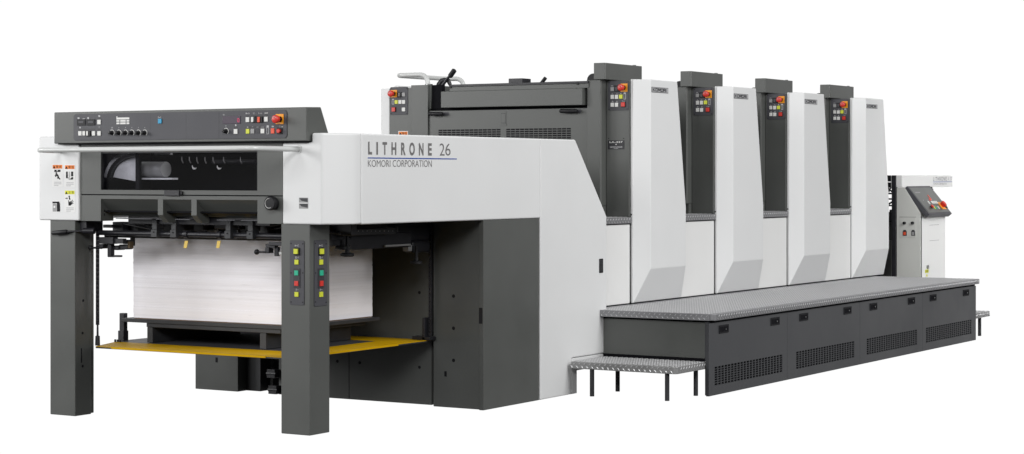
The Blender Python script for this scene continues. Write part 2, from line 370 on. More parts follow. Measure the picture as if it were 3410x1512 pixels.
# stickers on the left corner cover  (zoom origin 100,480 scale 3.8057)
def sc_(u, v): return 100+u/3.8057, 480+v/3.8057
def sblk(par, m, name, u0, v0, u1, v1, d, base):
    return one(name, m, par, blk, 'Y', YF, *sc_(u0, v0), *sc_(u1, v1), d=d, base=base)
def poly_on(par, m, name, pts, d, base):
    q = [P(*sc_(u, v), Y, YF) for u, v in pts]; mb = MB(); mb.prism([(a.x, a.z) for a in q], 1, YF-d, YF-base); return mb.build(name, m, par)
def warn(u0, v0, colour, kanji, lab):
    s = sblk(lc, 'sticker', 'warning_sticker', u0-8, v0-4, u0+130, v0+278, .0008, 0)
    s['label'] = lab
    sblk(s, colour, 'banner', u0, v0, u0+122, v0+48, .0012, .0008)
    poly_on(s, 'ink', 'triangle', [(u0+4, v0+44), (u0+20, v0+10), (u0+36, v0+44)], .0016, .0012)
    a = P(*sc_(u0+44, v0+42), Y, YF); b = P(*sc_(u0+112, v0+8), Y, YF)
    text('heading', kanji, 'ink', s, (a.x, YF, a.z), 'Y', b.z-a.z, b.x-a.x, depth=.0015)
    for k in range(3):
        x = u0+18
        while x < u0+106-(k == 2)*30:
            w_ = (7, 11, 5, 9)[int(x+k) % 4]; sblk(s, 'mark', 'small_print', x, v0+214+k*20, x+w_, v0+226+k*20, .0011, .0008); x += w_+4
    return s
s = warn(288, 263, 'sorange', '警 告', 'orange banner warning sticker with a falling figure')
sblk(s, 'ink', 'pictogram', 310, 325, 388, 353, .0013, .0008); sblk(s, 'sticker', 'pictogram_gap', 341, 329, 352, 345, .0017, .0013)
for pts in ([(322, 362), (334, 356), (345, 362), (340, 374), (328, 374)], [(326, 378), (346, 372), (364, 398), (368, 418), (386, 440), (380, 452), (356, 430), (346, 404), (322, 410), (312, 400), (334, 394)], [(326, 378), (316, 400), (324, 418), (332, 412), (330, 398)], [(344, 414), (350, 434), (340, 438), (356, 440), (362, 428)]):
    poly_on(s, 'ink', 'pictogram', pts, .0013, .0008)
s = warn(444, 268, 'sorange', '警 告', 'orange banner warning sticker with two dark columns')
for r_ in ((458, 348, 480, 432), (522, 348, 548, 408), (458, 426, 500, 432), (495, 348, 499, 430), (506, 348, 508, 430)): sblk(s, 'ink', 'pictogram', *r_, .0013, .0008)
poly_on(s, 'ink', 'pictogram', [(490, 440), (520, 436), (528, 418), (548, 418), (548, 446), (530, 450), (492, 446)], .0013, .0008)
s = warn(444, 588, 'syellow', '注 意', 'yellow banner caution sticker with a hand')
for pts in ([(450, 684), (468, 682), (468, 674), (482, 687), (468, 700), (468, 692), (450, 692)], [(488, 660), (498, 650), (508, 658), (506, 678), (514, 700), (506, 708), (494, 696), (494, 676)], [(486, 712), (492, 710), (498, 738), (512, 720), (518, 724), (512, 742), (540, 704), (545, 710), (522, 748), (550, 720), (553, 726), (528, 756), (552, 742), (553, 748), (520, 772), (514, 780), (490, 780), (488, 750)]):
    poly_on(s, 'ink', 'pictogram', pts, .0013, .0008)
s = sblk(lc, 'sticker', 'diagram_sticker', 278, 720, 385, 865, .0008, 0)
poly_on(s, 'ink', 'pictogram', [(286, 728), (372, 728), (382, 760), (382, 855), (342, 855), (342, 750), (286, 750)], .0013, .0008)
sblk(s, 'gbutton', 'pictogram', 288, 754, 338, 855, .0012, .0008); sblk(s, 'sticker', 'pictogram', 300, 782, 322, 808, .0016, .0012)
# front: upper frame round the window
def fr(mb, px0, py0, px1, py1, y0=0., y1=.022): a = P(px0, py0, Y, y0); b = P(px1, py1, Y, y0); mb.box(a.x, b.x, y0, y1, b.z, a.z)
XL, XR = -1.534, -.166
wz0, wz1, wx0, wx1 = 1.218, 1.420, -1.388, -.331
zs = 1.192
mb = MB(); mb.box(XL, wx0, 0, .02, zs+.003, 1.462); mb.box(wx1, XR-.004, 0, .02, zs+.003, 1.462); mb.box(wx0, wx1, 0, .02, wz1, 1.462); mb.box(wx0, wx1, 0, .02, zs+.003, wz0)
ff = mb.build('front_frame', 'grey', D)
MB().box(wx0-.01, wx1+.01, .0225, .026, wz0-.01, wz1+.01).build('window_pane', 'glass', D)
mb = MB(); mb.box(wx0, wx1, .004, .020, wz1-.008, wz1-.0005); mb.box(wx0, wx0+.006, .004, .02, wz0, wz1-.009); mb.box(wx1-.006, wx1-.0005, .004, .02, wz0, wz1-.009); mb.build('window_seal', 'black', D)
# dark hood behind the window and its machinery
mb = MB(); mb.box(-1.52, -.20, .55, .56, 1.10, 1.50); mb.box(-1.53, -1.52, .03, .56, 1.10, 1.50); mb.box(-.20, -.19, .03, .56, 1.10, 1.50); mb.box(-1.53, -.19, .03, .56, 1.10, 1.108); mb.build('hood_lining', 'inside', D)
def ringseg(mb, c, rx0, rz0, rx1, rz1, a0, a1, y0, y1, n=24):
    A = [(c[0]+rx1*math.cos(R(a0+(a1-a0)*i/n)), c[1]+rz1*math.sin(R(a0+(a1-a0)*i/n))) for i in range(n+1)]
    B = [(c[0]+rx0*math.cos(R(a1-(a1-a0)*i/n)), c[1]+rz0*math.sin(R(a1-(a1-a0)*i/n))) for i in range(n+1)]
    for i in range(n):
        q = [A[i], A[i+1], B[n-i-1], B[n-i]]; mb.prism(q, 1, y0, y1)
yw = .10; cw = P(450, 604, Y, yw); sx_ = abs(P(500, 604, Y, yw).x-cw.x)/50; sz_ = abs(P(450, 654, Y, yw).z-cw.z)/50
mb = MB(); ringseg(mb, (cw.x, cw.z), 94*sx_, 94*sz_, 107*sx_, 107*sz_, 88, 173, yw, yw+.02); mb.build('chain_guide', 'palemetal', D)
mb = MB()
for k in range(17):
    t = R(88+k*5.2); c_ = (cw.x+87*sx_*math.cos(t), cw.z+87*sz_*math.sin(t)); mb.tube([(c_[0], yw-.012, c_[1]), (c_[0], yw+.01, c_[1])], .0115, 10)
mb.build('gripper_chain', 'dark', D, smooth=True)
mb = MB(); ringseg(mb, (cw.x, cw.z), .002, .002, 80*sx_, 80*sz_, 90, 170, yw+.012, yw+.016); mb.build('sprocket_plate', 'palemetal', D)
g = lambda u0, v0, u1, v1, y, dd, m, nm: one(nm, m, D, lambda mb: (lambda a, b: mb.box(a.x, b.x, y, y+dd, b.z, a.z))(P(320+u0/7.137, 490+v0/7.137, Y, y), P(320+u1/7.137, 490+v1/7.137, Y, y)))
g(935, 100, 1020, 1000, .07, .02, 'inside', 'guide_post')
g(1025, 460, 1140, 715, .24, .01, 'palemetal', 'shaft_bracket')
a = P(467, 557, Y, .22); b = P(553, 575, Y, .22)
MB().tube([(a.x, .22, a.z-.012), (b.x, .22, a.z-.012)], .042, 24).build('roller', 'gbutton', D, smooth=True)
g(1050, 730, 1800, 772, .16, .05, 'palemetal', 'guide_strip')
g(1380, 120, 1760, 180, .2, .02, 'gbutton', 'guide_plate')
a = P(768, 539, Y, .25); b = P(850, 541, Y, .25); MB().tube([(a.x-.12, .25, a.z), (b.x, .25, a.z)], .012, 12).build('gripper_shaft', 'dark', D, smooth=True)
for u, v in ((655, 537), (682, 537), (709, 537), (744, 537), (800, 537), (605, 536), (630, 536)):
    a = P(u, v, Y, .19); mb = MB()
    mb.tube([(a.x, .19, a.z+.022), (a.x+.002, .188, a.z+.004), (a.x+.014, .186, a.z-.012)], [.0025, .003, .0035], 8)
    mb.build('gripper_finger', 'lettering', D, smooth=True)
for u, v in ((648, 552), (731, 552)):
    a = P(u, v, Y, .19); MB().tube(arc((a.x, a.z), .016, 170, 320, 8, lambda p, q: (p, .19, q)), [.001, .002, .003, .004, .005, .005, .004, .003, .001], 8).build('hook', 'button', D, smooth=True)
# lower front panel: three recesses with sloping backs between ribs
ribs = [(-1.388, -.991), (-.955, -.764), (-.728, -.331)]
zr1, zr0, zbt = 1.170, 1.088, 1.052
mb = MB(); mb.box(XL, ribs[0][0], 0, .02, zbt, zs-.003); mb.box(ribs[2][1], XR-.004, 0, .02, zbt, zs-.003); mb.box(ribs[0][0], ribs[2][1], 0, .02, zr1, zs-.003)
lp = mb.build('lower_front_panel', 'grey', D)
MB().box(XL+.002, XR-.006, .008, .018, zs-.0028, zs+.0028).build('panel_gap', 'inside', D)
for x0, x1 in ribs:
    MB().add([(x0, .002, zr1), (x1, .002, zr1), (x1, .094, 1.079), (x0, .094, 1.079), (x0, .006, zr1), (x1, .006, zr1), (x1, .10, 1.079), (x0, .10, 1.079)],
             [(0, 3, 2, 1), (4, 5, 6, 7), (0, 1, 5, 4), (1, 2, 6, 5), (2, 3, 7, 6), (3, 0, 4, 7)]).build('sloping_panel', 'grey', D)
for x in (-.991, -.764):    # ribs
    mb = MB(); mb.prism([(0, zr1), (0, zr0), (.045, zbt-.003), (.098, zbt-.003), (.098, 1.079), (.004, zr1)], 0, x, x+.036); mb.build('rib', 'grey', D, bevel=.001)
mb = MB(); mb.prism([(.0205, zr1), (.0205, zbt), (.098, zbt), (.098, 1.079), (.004+.0165, zr1-.012)], 0, -1.40, -1.388); ck = mb.build('cheek', 'grey', D)
MB().box(-1.388, -1.3872, .024, .030, 1.100, 1.112).box(-1.388, -1.3872, .024, .030, 1.080, 1.092).build_each('slot', 'ink', ck)
# perforated fan ledges under the sloping panels
for x0, x1 in ((-1.31, -1.06), (-1.03, -.965), (-.90, -.80), (-.62, -.50), (-.46, -.345)):
    mb = MB(); n = max(2, int((x1-x0)/.016)); mb.box(x0, x1, .088, .098, 1.064, 1.068); mb.box(x0, x1, .03, .04, 1.064, 1.068)
    for k in range(n+1): xx = x0+(x1-x0)*k/n; mb.box(xx-.003, xx+.003, .04, .088, 1.0645, 1.0675)
    mb.build('fan_grille', 'panelgrey', D)
a = P(578, 636, Y, 0); b = P(602, 652, Y, 0); MB().box(P(552, 640, Y, 0).x, b.x, -.014, .0, P(578, 652, Y, 0).z, P(578, 634, Y, 0).z).build('window_latch', 'dark', D, bevel=.002)
MB().box(b.x+.002, b.x+.016, -.010, 0, 1.195, 1.212).build('latch_keeper', 'black', D, bevel=.001)
# hand wheel knob on the lower panel
c = P(915, 677, Y, 0)
MB().tube([c, c+Vector((0, -.010, 0)), c+Vector((0, -.012, 0)), c+Vector((0, -.042, 0)), c+Vector((0, -.047, 0)), c+Vector((0, -.048, 0))], [.026, .026, .034, .0355, .032, .001], 28).build('adjusting_knob', 'black', D, smooth=True)
MB().tube(arc((c.x, c.z), .024, 85, 300, 14, lambda p, q: (p, c.y-.048, q)), .0013, 5).build('knob_scale', 'button', D)
# top console
XC0, XC1 = -1.683, .013
mb = MB(); mb.prism([(-.045, 1.466), (-.045, 1.634), (.075, 1.637), (.155, 1.475), (.155, 1.466)], 0, XC0, XC1); con = mb.build('console_hood', 'grey', D, bevel=.005, seg=3)
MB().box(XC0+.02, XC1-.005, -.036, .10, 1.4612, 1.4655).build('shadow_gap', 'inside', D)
YC = -.045
cp = fascia('control_panel', D, 'Y', YC, 246.6, 381, 956.2, 368.2+92, r=.016)
# the fascia follows the perspective of the hood: rebuild with exact corners
for o in [cp]+list(cp.children): bpy.data.objects.remove(o)
def fasciaR(name, x0, x1, z0, z1, r, d, m, par):
    pts = []
    for (cu, cv, s) in ((x1-r, z1-r, 0), (x0+r, z1-r, 90), (x0+r, z0+r, 180), (x1-r, z0+r, 270)): pts += arc((cu, cv), r, s, s+90, 6, lambda p, q: (p, q))
    mb = MB(); mb.prism(pts, 1, YC-d, YC); return mb.build(name, m, par)
fx0 = P(246.6, 420, Y, YC).x; fx1 = P(956.2, 420, Y, YC).x; fz1 = P(600, 374.5, Y, YC).z; fz0 = P(600, 463.5, Y, YC).z
cp = fasciaR('control_panel', fx0, fx1, fz0, fz1, .016, .003, 'panelgrey', D)
fasciaR('gasket', fx0-.002, fx1+.002, fz0-.002, fz1+.002, .018, .0018, 'line', cp)
ca = lambda u, v: (230+u/6.605, 360+v/6.605)
cb = lambda u, v: (700+u/8.587, 360+v/8.587)
def C(n, m, f, u0, v0, u1, v1, d=.007, base=.003, bv=.0008): return one(n, m, cp, blk, 'Y', YC, *f(u0, v0), *f(u1, v1), d=d, base=base, bevel=bv)
for u0, u1 in ((190, 370), (400, 582)):
    q = C('counter', 'black', ca, u0, 248, u1, 380); C('counter_window', 'panelgrey', ca, u0+35, 285, u1-35, 330, .0076, .007)
for r_ in ((638, 258, 712, 358), (220, 508, 292, 605), (312, 508, 372, 605), (515, 508, 587, 605), (640, 508, 712, 605)): C('push_button', 'button', ca, *r_)
C('rocker_frame', 'black', ca, 385, 500, 500, 615, .012); C('rocker_switch', 'button', ca, 415, 510, 452, 605, .014, .012)
mk = MB()
for r_ in ((1052, 210, 1333, 247), (1052, 180, 1072, 209), (1052, 264, 1118, 300), (1135, 262, 1255, 300), (1272, 262, 1333, 298), (1052, 318, 1118, 354), (1135, 316, 1255, 354), (1272, 315, 1333, 352)): blk(mk, 'Y', YC, *ca(*r_[:2]), *ca(*r_[2:]), d=.0036, base=.003)
mk.build_each('chart_field', 'button', cp)
C('cyan_lamp', 'cyan', ca, 1972, 235, 2050, 338)
def dial(par, f, u, v, rad):
    px, py = f(u, v); c = P(px, py, Y, YC); MB().tube([c+Vector((0, -.003, 0)), c+Vector((0, -.006, 0)), c+Vector((0, -.0065, 0)), c+Vector((0, -.027, 0)), c+Vector((0, -.029, 0))], [.0125, .012, .0095, .0085, .007], 18).build('dial', 'black', par, smooth=True)
    MB().tube(arc((c.x, c.z), rad, 125, -50, 12, lambda p, q: (p, YC-.0034, q)), .0019, 5).build('dial_scale', 'button', par)
    MB().tube([(c.x-.002, YC-.0292, c.z+.003), (c.x-.002, YC-.0298, c.z+.003)], .0012, 6).build('dial_pointer', 'button', par)
for u in (955, 1105, 1250, 1390, 1535, 1675): dial(cp, ca, u, 545, .0155)
dial(cp, cb, 465, 665, .0155)
q = C('digital_display', 'display', cb, 368, 232, 880, 445, .005)
a = P(*cb(792, 408), Y, YC); b = P(*cb(855, 285), Y, YC); text('lit_digit', '0', 'digit', cp, (a.x, YC-.0052, a.z), 'Y', b.z-a.z, b.x-a.x)
C('push_button', 'button', cb, 695, 600, 797, 738)
C('push_button', 'button', cb, 1035, 262, 1135, 400); C('rocker_frame', 'black', cb, 1175, 240, 1342, 408, .012); C('rocker_switch', 'button', cb, 1213, 255, 1280, 400, .014, .012)
C('rocker_frame', 'black', cb, 1360, 240, 1525, 408, .012); C('rocker_switch', 'redorange', cb, 1395, 255, 1465, 405, .015, .012)
C('push_button', 'button', cb, 1563, 252, 1665, 388); C('push_button', 'ybutton', cb, 1040, 598, 1138, 730); C('push_button', 'gbutton', cb, 1175, 595, 1280, 728); C('push_button', 'line', cb, 1322, 595, 1422, 725, .0045)
C('push_button', 'button', cb, 1465, 590, 1568, 722); C('indicator_frame', 'mark', cb, 1625, 495, 1690, 745, .004); C('indicator_slot', 'line', cb, 1638, 560, 1677, 732, .0046, .004)
C('push_button', 'redorange', cb, 1755, 580, 1852, 728); C('button_frame', 'black', cb, 1925, 560, 2080, 745, .006)
c = P(*cb(1998, 655), Y, YC); MB().tube([c+Vector((0, -.006, 0)), c+Vector((0, -.016, 0)), c+Vector((0, -.018, 0))], [.011, .0112, .009], 20).build('stop_button', 'red', cp, smooth=True)
estop(cp, 'Y', YC, *cb(2012, 320), 1.0, plate=(*cb(1890, 172), *cb(2115, 460)))
mk = MB()
for r_ in ((1035, 520, 1568, 570), (1025, 190, 1130, 240), (1185, 190, 1525, 238), (1555, 180, 1665, 232), (695, 528, 797, 578)): blk(mk, 'Y', YC, *cb(*r_[:2]), *cb(*r_[2:]), d=.0034, base=.003)
for r_ in ((215, 455, 582, 490), (635, 205, 712, 240), (635, 450, 712, 485)): blk(mk, 'Y', YC, *ca(*r_[:2]), *ca(*r_[2:]), d=.0034, base=.003)
mk.build_each('label_strip', 'line', cp)
mk = MB()
for r_ in ((1025, 135, 1060, 172), (1070, 150, 1080, 172), (1095, 135, 1100, 172), (1100, 135, 1130, 142), (1100, 165, 1130, 172), (1130, 135, 1135, 172), (1240, 128, 1246, 170), (1246, 164, 1285, 170), (1262, 128, 1284, 134), (1395, 125, 1403, 168), (1405, 145, 1425, 152), (1450, 132, 1456, 165), (1456, 160, 1488, 166), (1482, 132, 1488, 160), (1060, 535, 1100, 555), (1205, 530, 1240, 536), (1345, 530, 1352, 558), (1380, 530, 1386, 558), (1352, 542, 1380, 547), (1460, 540, 1555, 548), (1775, 505, 1800, 550), (1805, 510, 1835, 545), (1990, 500, 2020, 506), (1990, 535, 2020, 541), (2050, 525, 2090, 545), (440, 500, 480, 506), (440, 535, 480, 541), (725, 465, 760, 515), (370, 190, 425, 196), (395, 172, 412, 215)):
    blk(mk, 'Y', YC, *cb(*r_[:2]), *cb(*r_[2:]), d=.0038, base=.003)
for r_ in ((198, 205, 240, 240), (310, 228, 358, 240), (412, 200, 448, 240), (655, 158, 693, 195), (240, 410, 266, 445), (660, 405, 688, 411), (660, 430, 688, 436), (935, 420, 975, 426), (935, 440, 975, 446), (1968, 180, 1976, 222), (1985, 200, 2010, 210), (2025, 185, 2032, 215)):
    blk(mk, 'Y', YC, *ca(*r_[:2]), *ca(*r_[2:]), d=.0038, base=.003)
for u in (1105, 1250, 1390, 1535, 1675): blk(mk, 'Y', YC, *ca(u-3, 418), *ca(u+3, 440), d=.0038, base=.003)
mk.build_each('printed_symbol', 'mark', cp)
a = P(*cb(1565, 160), Y, YC); b = P(*cb(1662, 120), Y, YC); text('printed_letters', 'ANR', 'button', cp, (a.x, YC-.003, a.z), 'Y', b.z-a.z, b.x-a.x, bold=.01)
MB().box(P(621, 400, Y, YC).x-.001, P(621, 400, Y, YC).x+.0005, YC-.0032, YC-.003, fz0, fz1).box(P(730.5, 400, Y, YC).x-.001, P(730.5, 400, Y, YC).x+.0005, YC-.0034, YC-.003, fz0, fz1).box(P(502, 400, Y, YC).x-.0004, P(502, 400, Y, YC).x+.0004, YC-.0032, YC-.003, fz0, fz1).build_each('fascia_joint', 'line', cp)
# hand rail
zrail = 1.4265; L0 = (-1.668, -.01, zrail); L1 = (-1.485, -.37, zrail); R1 = (-.09, -.37, zrail); R0 = (-.060, -.011, zrail)
MB().tube([L0]+bend(L0, L1, R1, .05)+bend(L1, R1, R0, .07)+[R0], .0132, 18).build('hand_rail', 'rail', D, smooth=True)
MB().tube([(-.060, -.010, zrail), (-.060, -.014, zrail)], .020, 18).build('rail_flange', 'rail', D, smooth=True)
# rear body, gearing wall, door
mb = MB(); mb.box(-1.945, -1.615, 1.43, 1.97, 0, .94); mb.build('cabinet', 'grey', D, bevel=.003)
mb = MB(); a = P(718, 1190, Y, 1.43); b = P(725, 1207, Y, 1.43); MB().box(a.x, b.x, 1.4285, 1.431, b.z, a.z).build('slot', 'ink', D)
MB().box(-1.95, -1.62, 1.425, 1.97, .945, 1.05).build('rear_cover', 'cream', D, bevel=.003)
mb = MB(); mb.box(-1.61, -1.50, 1.50, 1.6, .002, 1.0); mb.box(-1.50, -1.36, 1.62, 1.7, .002, 1.0); mb.box(-1.36, -1.24, 1.56, 1.7, .002, 1.0); mb.build('duct', 'board', D, bevel=.002)
mb = MB(); mb.box(-1.318, -.235, 1.444, 1.47, 0, 1.05); wall = mb.build('rear_wall', 'grey', D, bevel=.002)
MB().box(-1.30, -.245, 1.4405, 1.4435, .9, .914).build('wall_rail', 'black', wall)
mb = MB()
for px in (1162.5,): a = P(px, 1200, Y, 1.444); mb.box(a.x-.0015, a.x+.0015, 1.4428, 1.445, 0.001, .42)
mb.build('wall_joint', 'ink', wall)
mb = MB()
for px, py in ((1124, 1203), (1198, 1208), (1397, 1223), (1397, 974)): disc(mb, 'Y', 1.444, px, py, .009, .009, .0015, .0002, 10)
mb.build_each('bolt_hole', 'ink', wall)
for px, py in ((912, 1243), (917, 1297)):
    a = P(px, py, Y, 1.43); mb = MB(); mb.box(a.x-.03, a.x+.03, 1.40, 1.4435, a.z-.025, a.z+.025); mb.tube([(a.x-.035, 1.41, a.z), (a.x+.035, 1.41, a.z)], .012, 10); mb.build('hinge', 'dark', D, bevel=.002)
MB().box(-.232, -.192, 1.46, 1.50, .004, 1.05).build('corner_gap', 'inside', D)
MB().box(-.190, .118, 1.395, 1.42, 0, 1.05).build('column_face', 'grey', D, bevel=.003)
col = D.children[-1]
mb = MB()
for px, py, r_ in ((1510.5, 986, .010), (1510.5, 1093, .010), (1510.5, 1200, .010)): disc(mb, 'Y', 1.395, px, py, r_, r_, .0012, .0002, 14)
a = P(1480, 1236, Y, 1.395); b = P(1487.5, 1254, Y, 1.395); mb.box(a.x, b.x, 1.3942, 1.396, b.z, a.z); mb.build_each('bolt_hole', 'ink', col)
MB().box(.1185, .126, 1.40, 1.96, .004, 1.05).build('door_gap', 'inside', D)
MB().box(.127, .157, 1.372, 1.972, 0, 1.047).build('side_door', 'grey', D, bevel=.003)
a = P(1602, 1025, Y, 1.372); MB().box(.128, .150, 1.3705, 1.374, P(1602, 1078, Y, 1.372).z, a.z).build('door_pull', 'black', D)
mb = MB(); mb.box(-1.89, .083, 1.99, 2.34, .03, 1.48); mb.box(-1.90, .08, .30, 1.98, 1.46, 1.49); mb.build('inner_body', 'dark', D)
# upper machinery above the pile, seen under the covers
mb = MB(); mb.tube([(-1.53, .13, .985), (-.10, .13, .985)], .014, 14); mb.build('jogger_shaft', 'dark', D, smooth=True)
mb = MB(); mb.tube([(-1.53, .19, .967), (-.05, .19, .967)], .010, 12); mb.build('jogger_shaft', 'dark', D, smooth=True)
MB().box(-1.53, -.05, .42, .47, .985, 1.05).build('cross_beam', 'dark', D, bevel=.003)
MB().box(-1.30, -.34, .115, .40, 1.036, 1.079).build('fan_tray', 'dark', D, bevel=.003)
MB().box(-1.30, -.20, 1.12, 1.35, .965, 1.05).build('suction_housing', 'dark', D, bevel=.01)
# clamps on the shaft, with fan boxes above
for px in (518, 582, 763, 837):
    a = P(px, 775, Y, .11); mb = MB(); mb.box(a.x-.020, a.x+.020, .095, .150, .968, 1.008); mb.box(a.x-.016, a.x+.016, .10, .165, 1.008, 1.062); cl = mb.build('shaft_clamp', 'board', D, bevel=.002)
    MB().tube([(a.x, .0945, .995), (a.x, .0925, .995)], .004, 8).build('clamp_screw', 'ink', cl)
for x0, x1, z0, z1, y0 in ((-1.43, -1.30, .99, 1.05, .33), (-1.33, -1.12, .985, 1.055, .30), (-1.12, -1.05, .998, 1.06, .26), (-.97, -.90, 1.0, 1.055, .26), (-.83, -.66, 1.012, 1.05, .26), (-.62, -.52, .992, 1.05, .26), (-.50, -.42, .99, 1.055, .20), (-.40, -.20, .985, 1.035, .30)):
    MB().box(x0, x1, y0, y0+.12, z0, z1).build('blower_box', 'dark', D, bevel=.004)
rl = random.Random(11)
for k in range(34):     # rods, links and hoses of the delivery head
    x = rl.uniform(-1.42, -.22); y = rl.uniform(.16, .60); z = rl.uniform(.975, 1.045); t = k % 3
    if t == 0: MB().tube([(x, y, z), (x+rl.uniform(.05, .22), y+rl.uniform(-.03, .03), z+rl.uniform(-.03, .03))], rl.uniform(.003, .007), 8).build('link_rod', 'dark', D, smooth=True)
    elif t == 1: MB().box(x, x+rl.uniform(.012, .05), y, y+.02, z-.018, z+rl.uniform(.0, .03)).build('small_bracket', 'dark', D, bevel=.001)
    else:
        q_ = (x+rl.uniform(.04, .12), y+.02, z+rl.uniform(-.02, .02)); MB().tube(bend((x, y, z+.03), (x, y, z-.025), q_, .03, 6)+[q_], .0028, 6).build('air_hose', 'black', D, smooth=True)
for px in (621, 733):
    a = P(px, 790, Y, .13); mb = MB(); mb.tube([(a.x-.012, .13, .985), (a.x+.012, .13, .985)], .020, 14); mb.build('stop_collar', 'dark', D, smooth=True)
    a = P(px-(0 if px < 700 else 4), 802, Y, .12); b = P(px+(0 if px < 700 else -3), 826, Y, .12)
    mb = MB(); mb.add([(a.x-.010, .118, a.z), (a.x+.012, .118, a.z), (b.x+.007, .112, b.z), (b.x-.014, .112, b.z), (a.x-.010, .121, a.z), (a.x+.012, .121, a.z), (b.x+.007, .115, b.z), (b.x-.014, .115, b.z)], [(0, 3, 2, 1), (4, 5, 6, 7), (0, 1, 5, 4), (1, 2, 6, 5), (2, 3, 7, 6), (3, 0, 4, 7)]); mb.build('yellow_tag', 'tag', D)
# left lever, ball knobs, side joggers
a = P(174, 776, Y, -.02); b = P(221, 772, Y, -.02); c = P(283, 769, Y, .03)
MB().tube([a, a+Vector((.006, 0, 0)), b, b+Vector((.006, 0, 0))], [.008, .0125, .0125, .009], 14).build('lever_grip', 'black', D, smooth=True)
MB().tube([b, c], [.0055, .007], 10).build('lever_rod', 'dark', D, smooth=True)
MB().tube([c+Vector((-.01, 0, 0)), c+Vector((.05, .02, 0))], .017, 14).build('lever_hub', 'dark', D, smooth=True)
MB().box(-1.567, -1.52, .03, .16, .99, 1.05).build('side_bracket', 'dark', D, bevel=.003)
def ball(px, py, y, x2):
    a = P(px, py, Y, y); pts = []; rs = []
    for i in range(9): t = math.pi*i/8; pts.append((a.x-.014*math.cos(t), y, a.z)); rs.append(max(.0005, .0145*math.sin(t)))
    MB().tube(pts, rs, 14).build('ball_knob', 'black', D, smooth=True)
    MB().tube([(a.x+.012, y, a.z), (x2, y, a.z)], .0055, 8).build('knob_stem', 'dark', D, smooth=True); return a
a = ball(302, 825, .10, P(340, 825, Y, .10).x); ball(855, 839, .10, P(885, 839, Y, .10).x)
def pl(u0, v0, u1, v1, y0, dy, m, nm, bv=.002):
    f = lambda u, v: P(150+u/6.719, 730+v/6.719, Y, y0)
    A, B = f(u0, v0), f(u1, v1); return MB().box(A.x, B.x, y0, y0+dy, B.z, A.z).build(nm, m, D, bevel=bv)
pl(1200, 400, 1520, 555, .10, .04, 'dark', 'jogger_arm'); pl(1500, 430, 1740, 550, .11, .03, 'dark', 'jogger_arm'); pl(1190, 555, 1290, 660, .10, .05, 'dark', 'jogger_block')
pl(1390, 550, 1475, 850, .12, .03, 'dark', 'jogger_bracket', .004); pl(1400, 815, 1520, 852, .122, .02, 'dark', 'bracket_foot'); pl(1520, 805, 1650, 850, .12, .03, 'dark', 'bracket_foot')
pl(1480, 590, 1640, 695, .14, .06, 'dark', 'sensor_block', .006); pl(1640, 565, 1840, 680, .15, .05, 'dark', 'sensor_block', .006); pl(1740, 460, 1900, 560, .16, .03, 'dark', 'sensor_arm'); pl(1845, 500, 1900, 650, .15, .03, 'bronze', 'paper_sensor')
pl(1900, 410, 1962, 600, .20, .02, 'dark', 'side_guide'); pl(1295, 120, 1500, 195, .45, .03, 'dark', 'cross_tie'); pl(1510, 60, 1740, 280, .5, .08, 'dark', 'guide_block'); pl(1760, 60, 2040, 270, .55, .08, 'dark', 'guide_block')
def pr_(u0, v0, u1, v1, y0, dy, m, nm, bv=.002):
    f = lambda u, v: P(600+u/4.758, 640+v/4.758, Y, y0)
    A, B = f(u0, v0), f(u1, v1); return MB().box(A.x, B.x, y0, y0+dy, B.z, A.z).build(nm, m, D, bevel=bv)
pr_(1400, 790, 1610, 850, .10, .03, 'dark', 'jogger_arm'); pr_(1340, 870, 1405, 968, .10, .04, 'dark', 'jogger_block'); pr_(1350, 820, 1500, 890, .11, .03, 'dark', 'jogger_arm'); pr_(1490, 870, 1545, 1015, .12, .02, 'dark', 'jogger_bracket'); pr_(1530, 940, 1610, 1000, .13, .03, 'button', 'air_fitting', .006)
pr_(270, 585, 340, 630, .3, .04, 'dark', 'valve'); pr_(420, 590, 540, 640, .3, .04, 'gbutton', 'valve', .004); pr_(100, 520, 620, 580, .4, .04, 'dark', 'cross_tie'); pr_(860, 500, 1180, 680, .30, .05, 'dark', 'motor_housing', .01); pr_(1210, 560, 1620, 690, .32, .05, 'dark', 'motor_housing', .006); pr_(215, 480, 270, 520, .4, .02, 'bronze', 'brass_fitting')
# right interior, seen between the leg and the column
def pi(u0, v0, u1, v1, x0, dx, m, nm, bv=.002):
    f = lambda u, v: P(1080+u/5.19, 740+v/5.19, X, x0)
    A, B = f(u0, v0), f(u1, v1); return MB().box(x0-dx, x0, A.y, B.y, B.z, A.z).build(nm, m, D, bevel=bv)
sb = pi(370, 130, 1235, 200, -.10, .02, 'board', 'size_scale'); mb = MB()
for k in range(11): blk(mb, 'X', -.10, 1080+(438+k*74)/5.19, 740+148/5.19, 1080+(446+k*74)/5.19, 740+158/5.19, d=.001)
mb.build_each('scale_mark', 'button', sb)
pi(130, 290, 460, 395, -.16, .05, 'dark', 'side_guide'); pi(460, 220, 1500, 425, -.16, .06, 'dark', 'side_guide'); pi(1250, 20, 1850, 330, -.19, .08, 'dark', 'gear_housing', .02); pi(1520, 330, 1840, 520, -.17, .06, 'dark', 'gear_housing', .015); pi(1060, 395, 1500, 405, -.14, .01, 'gbutton', 'thin_rod', .001)
pi(120, 150, 380, 300, -.15, .05, 'dark', 'side_guide'); pi(1455, 400, 1520, 500, -.165, .04, 'gbutton', 'sensor_block', .004)
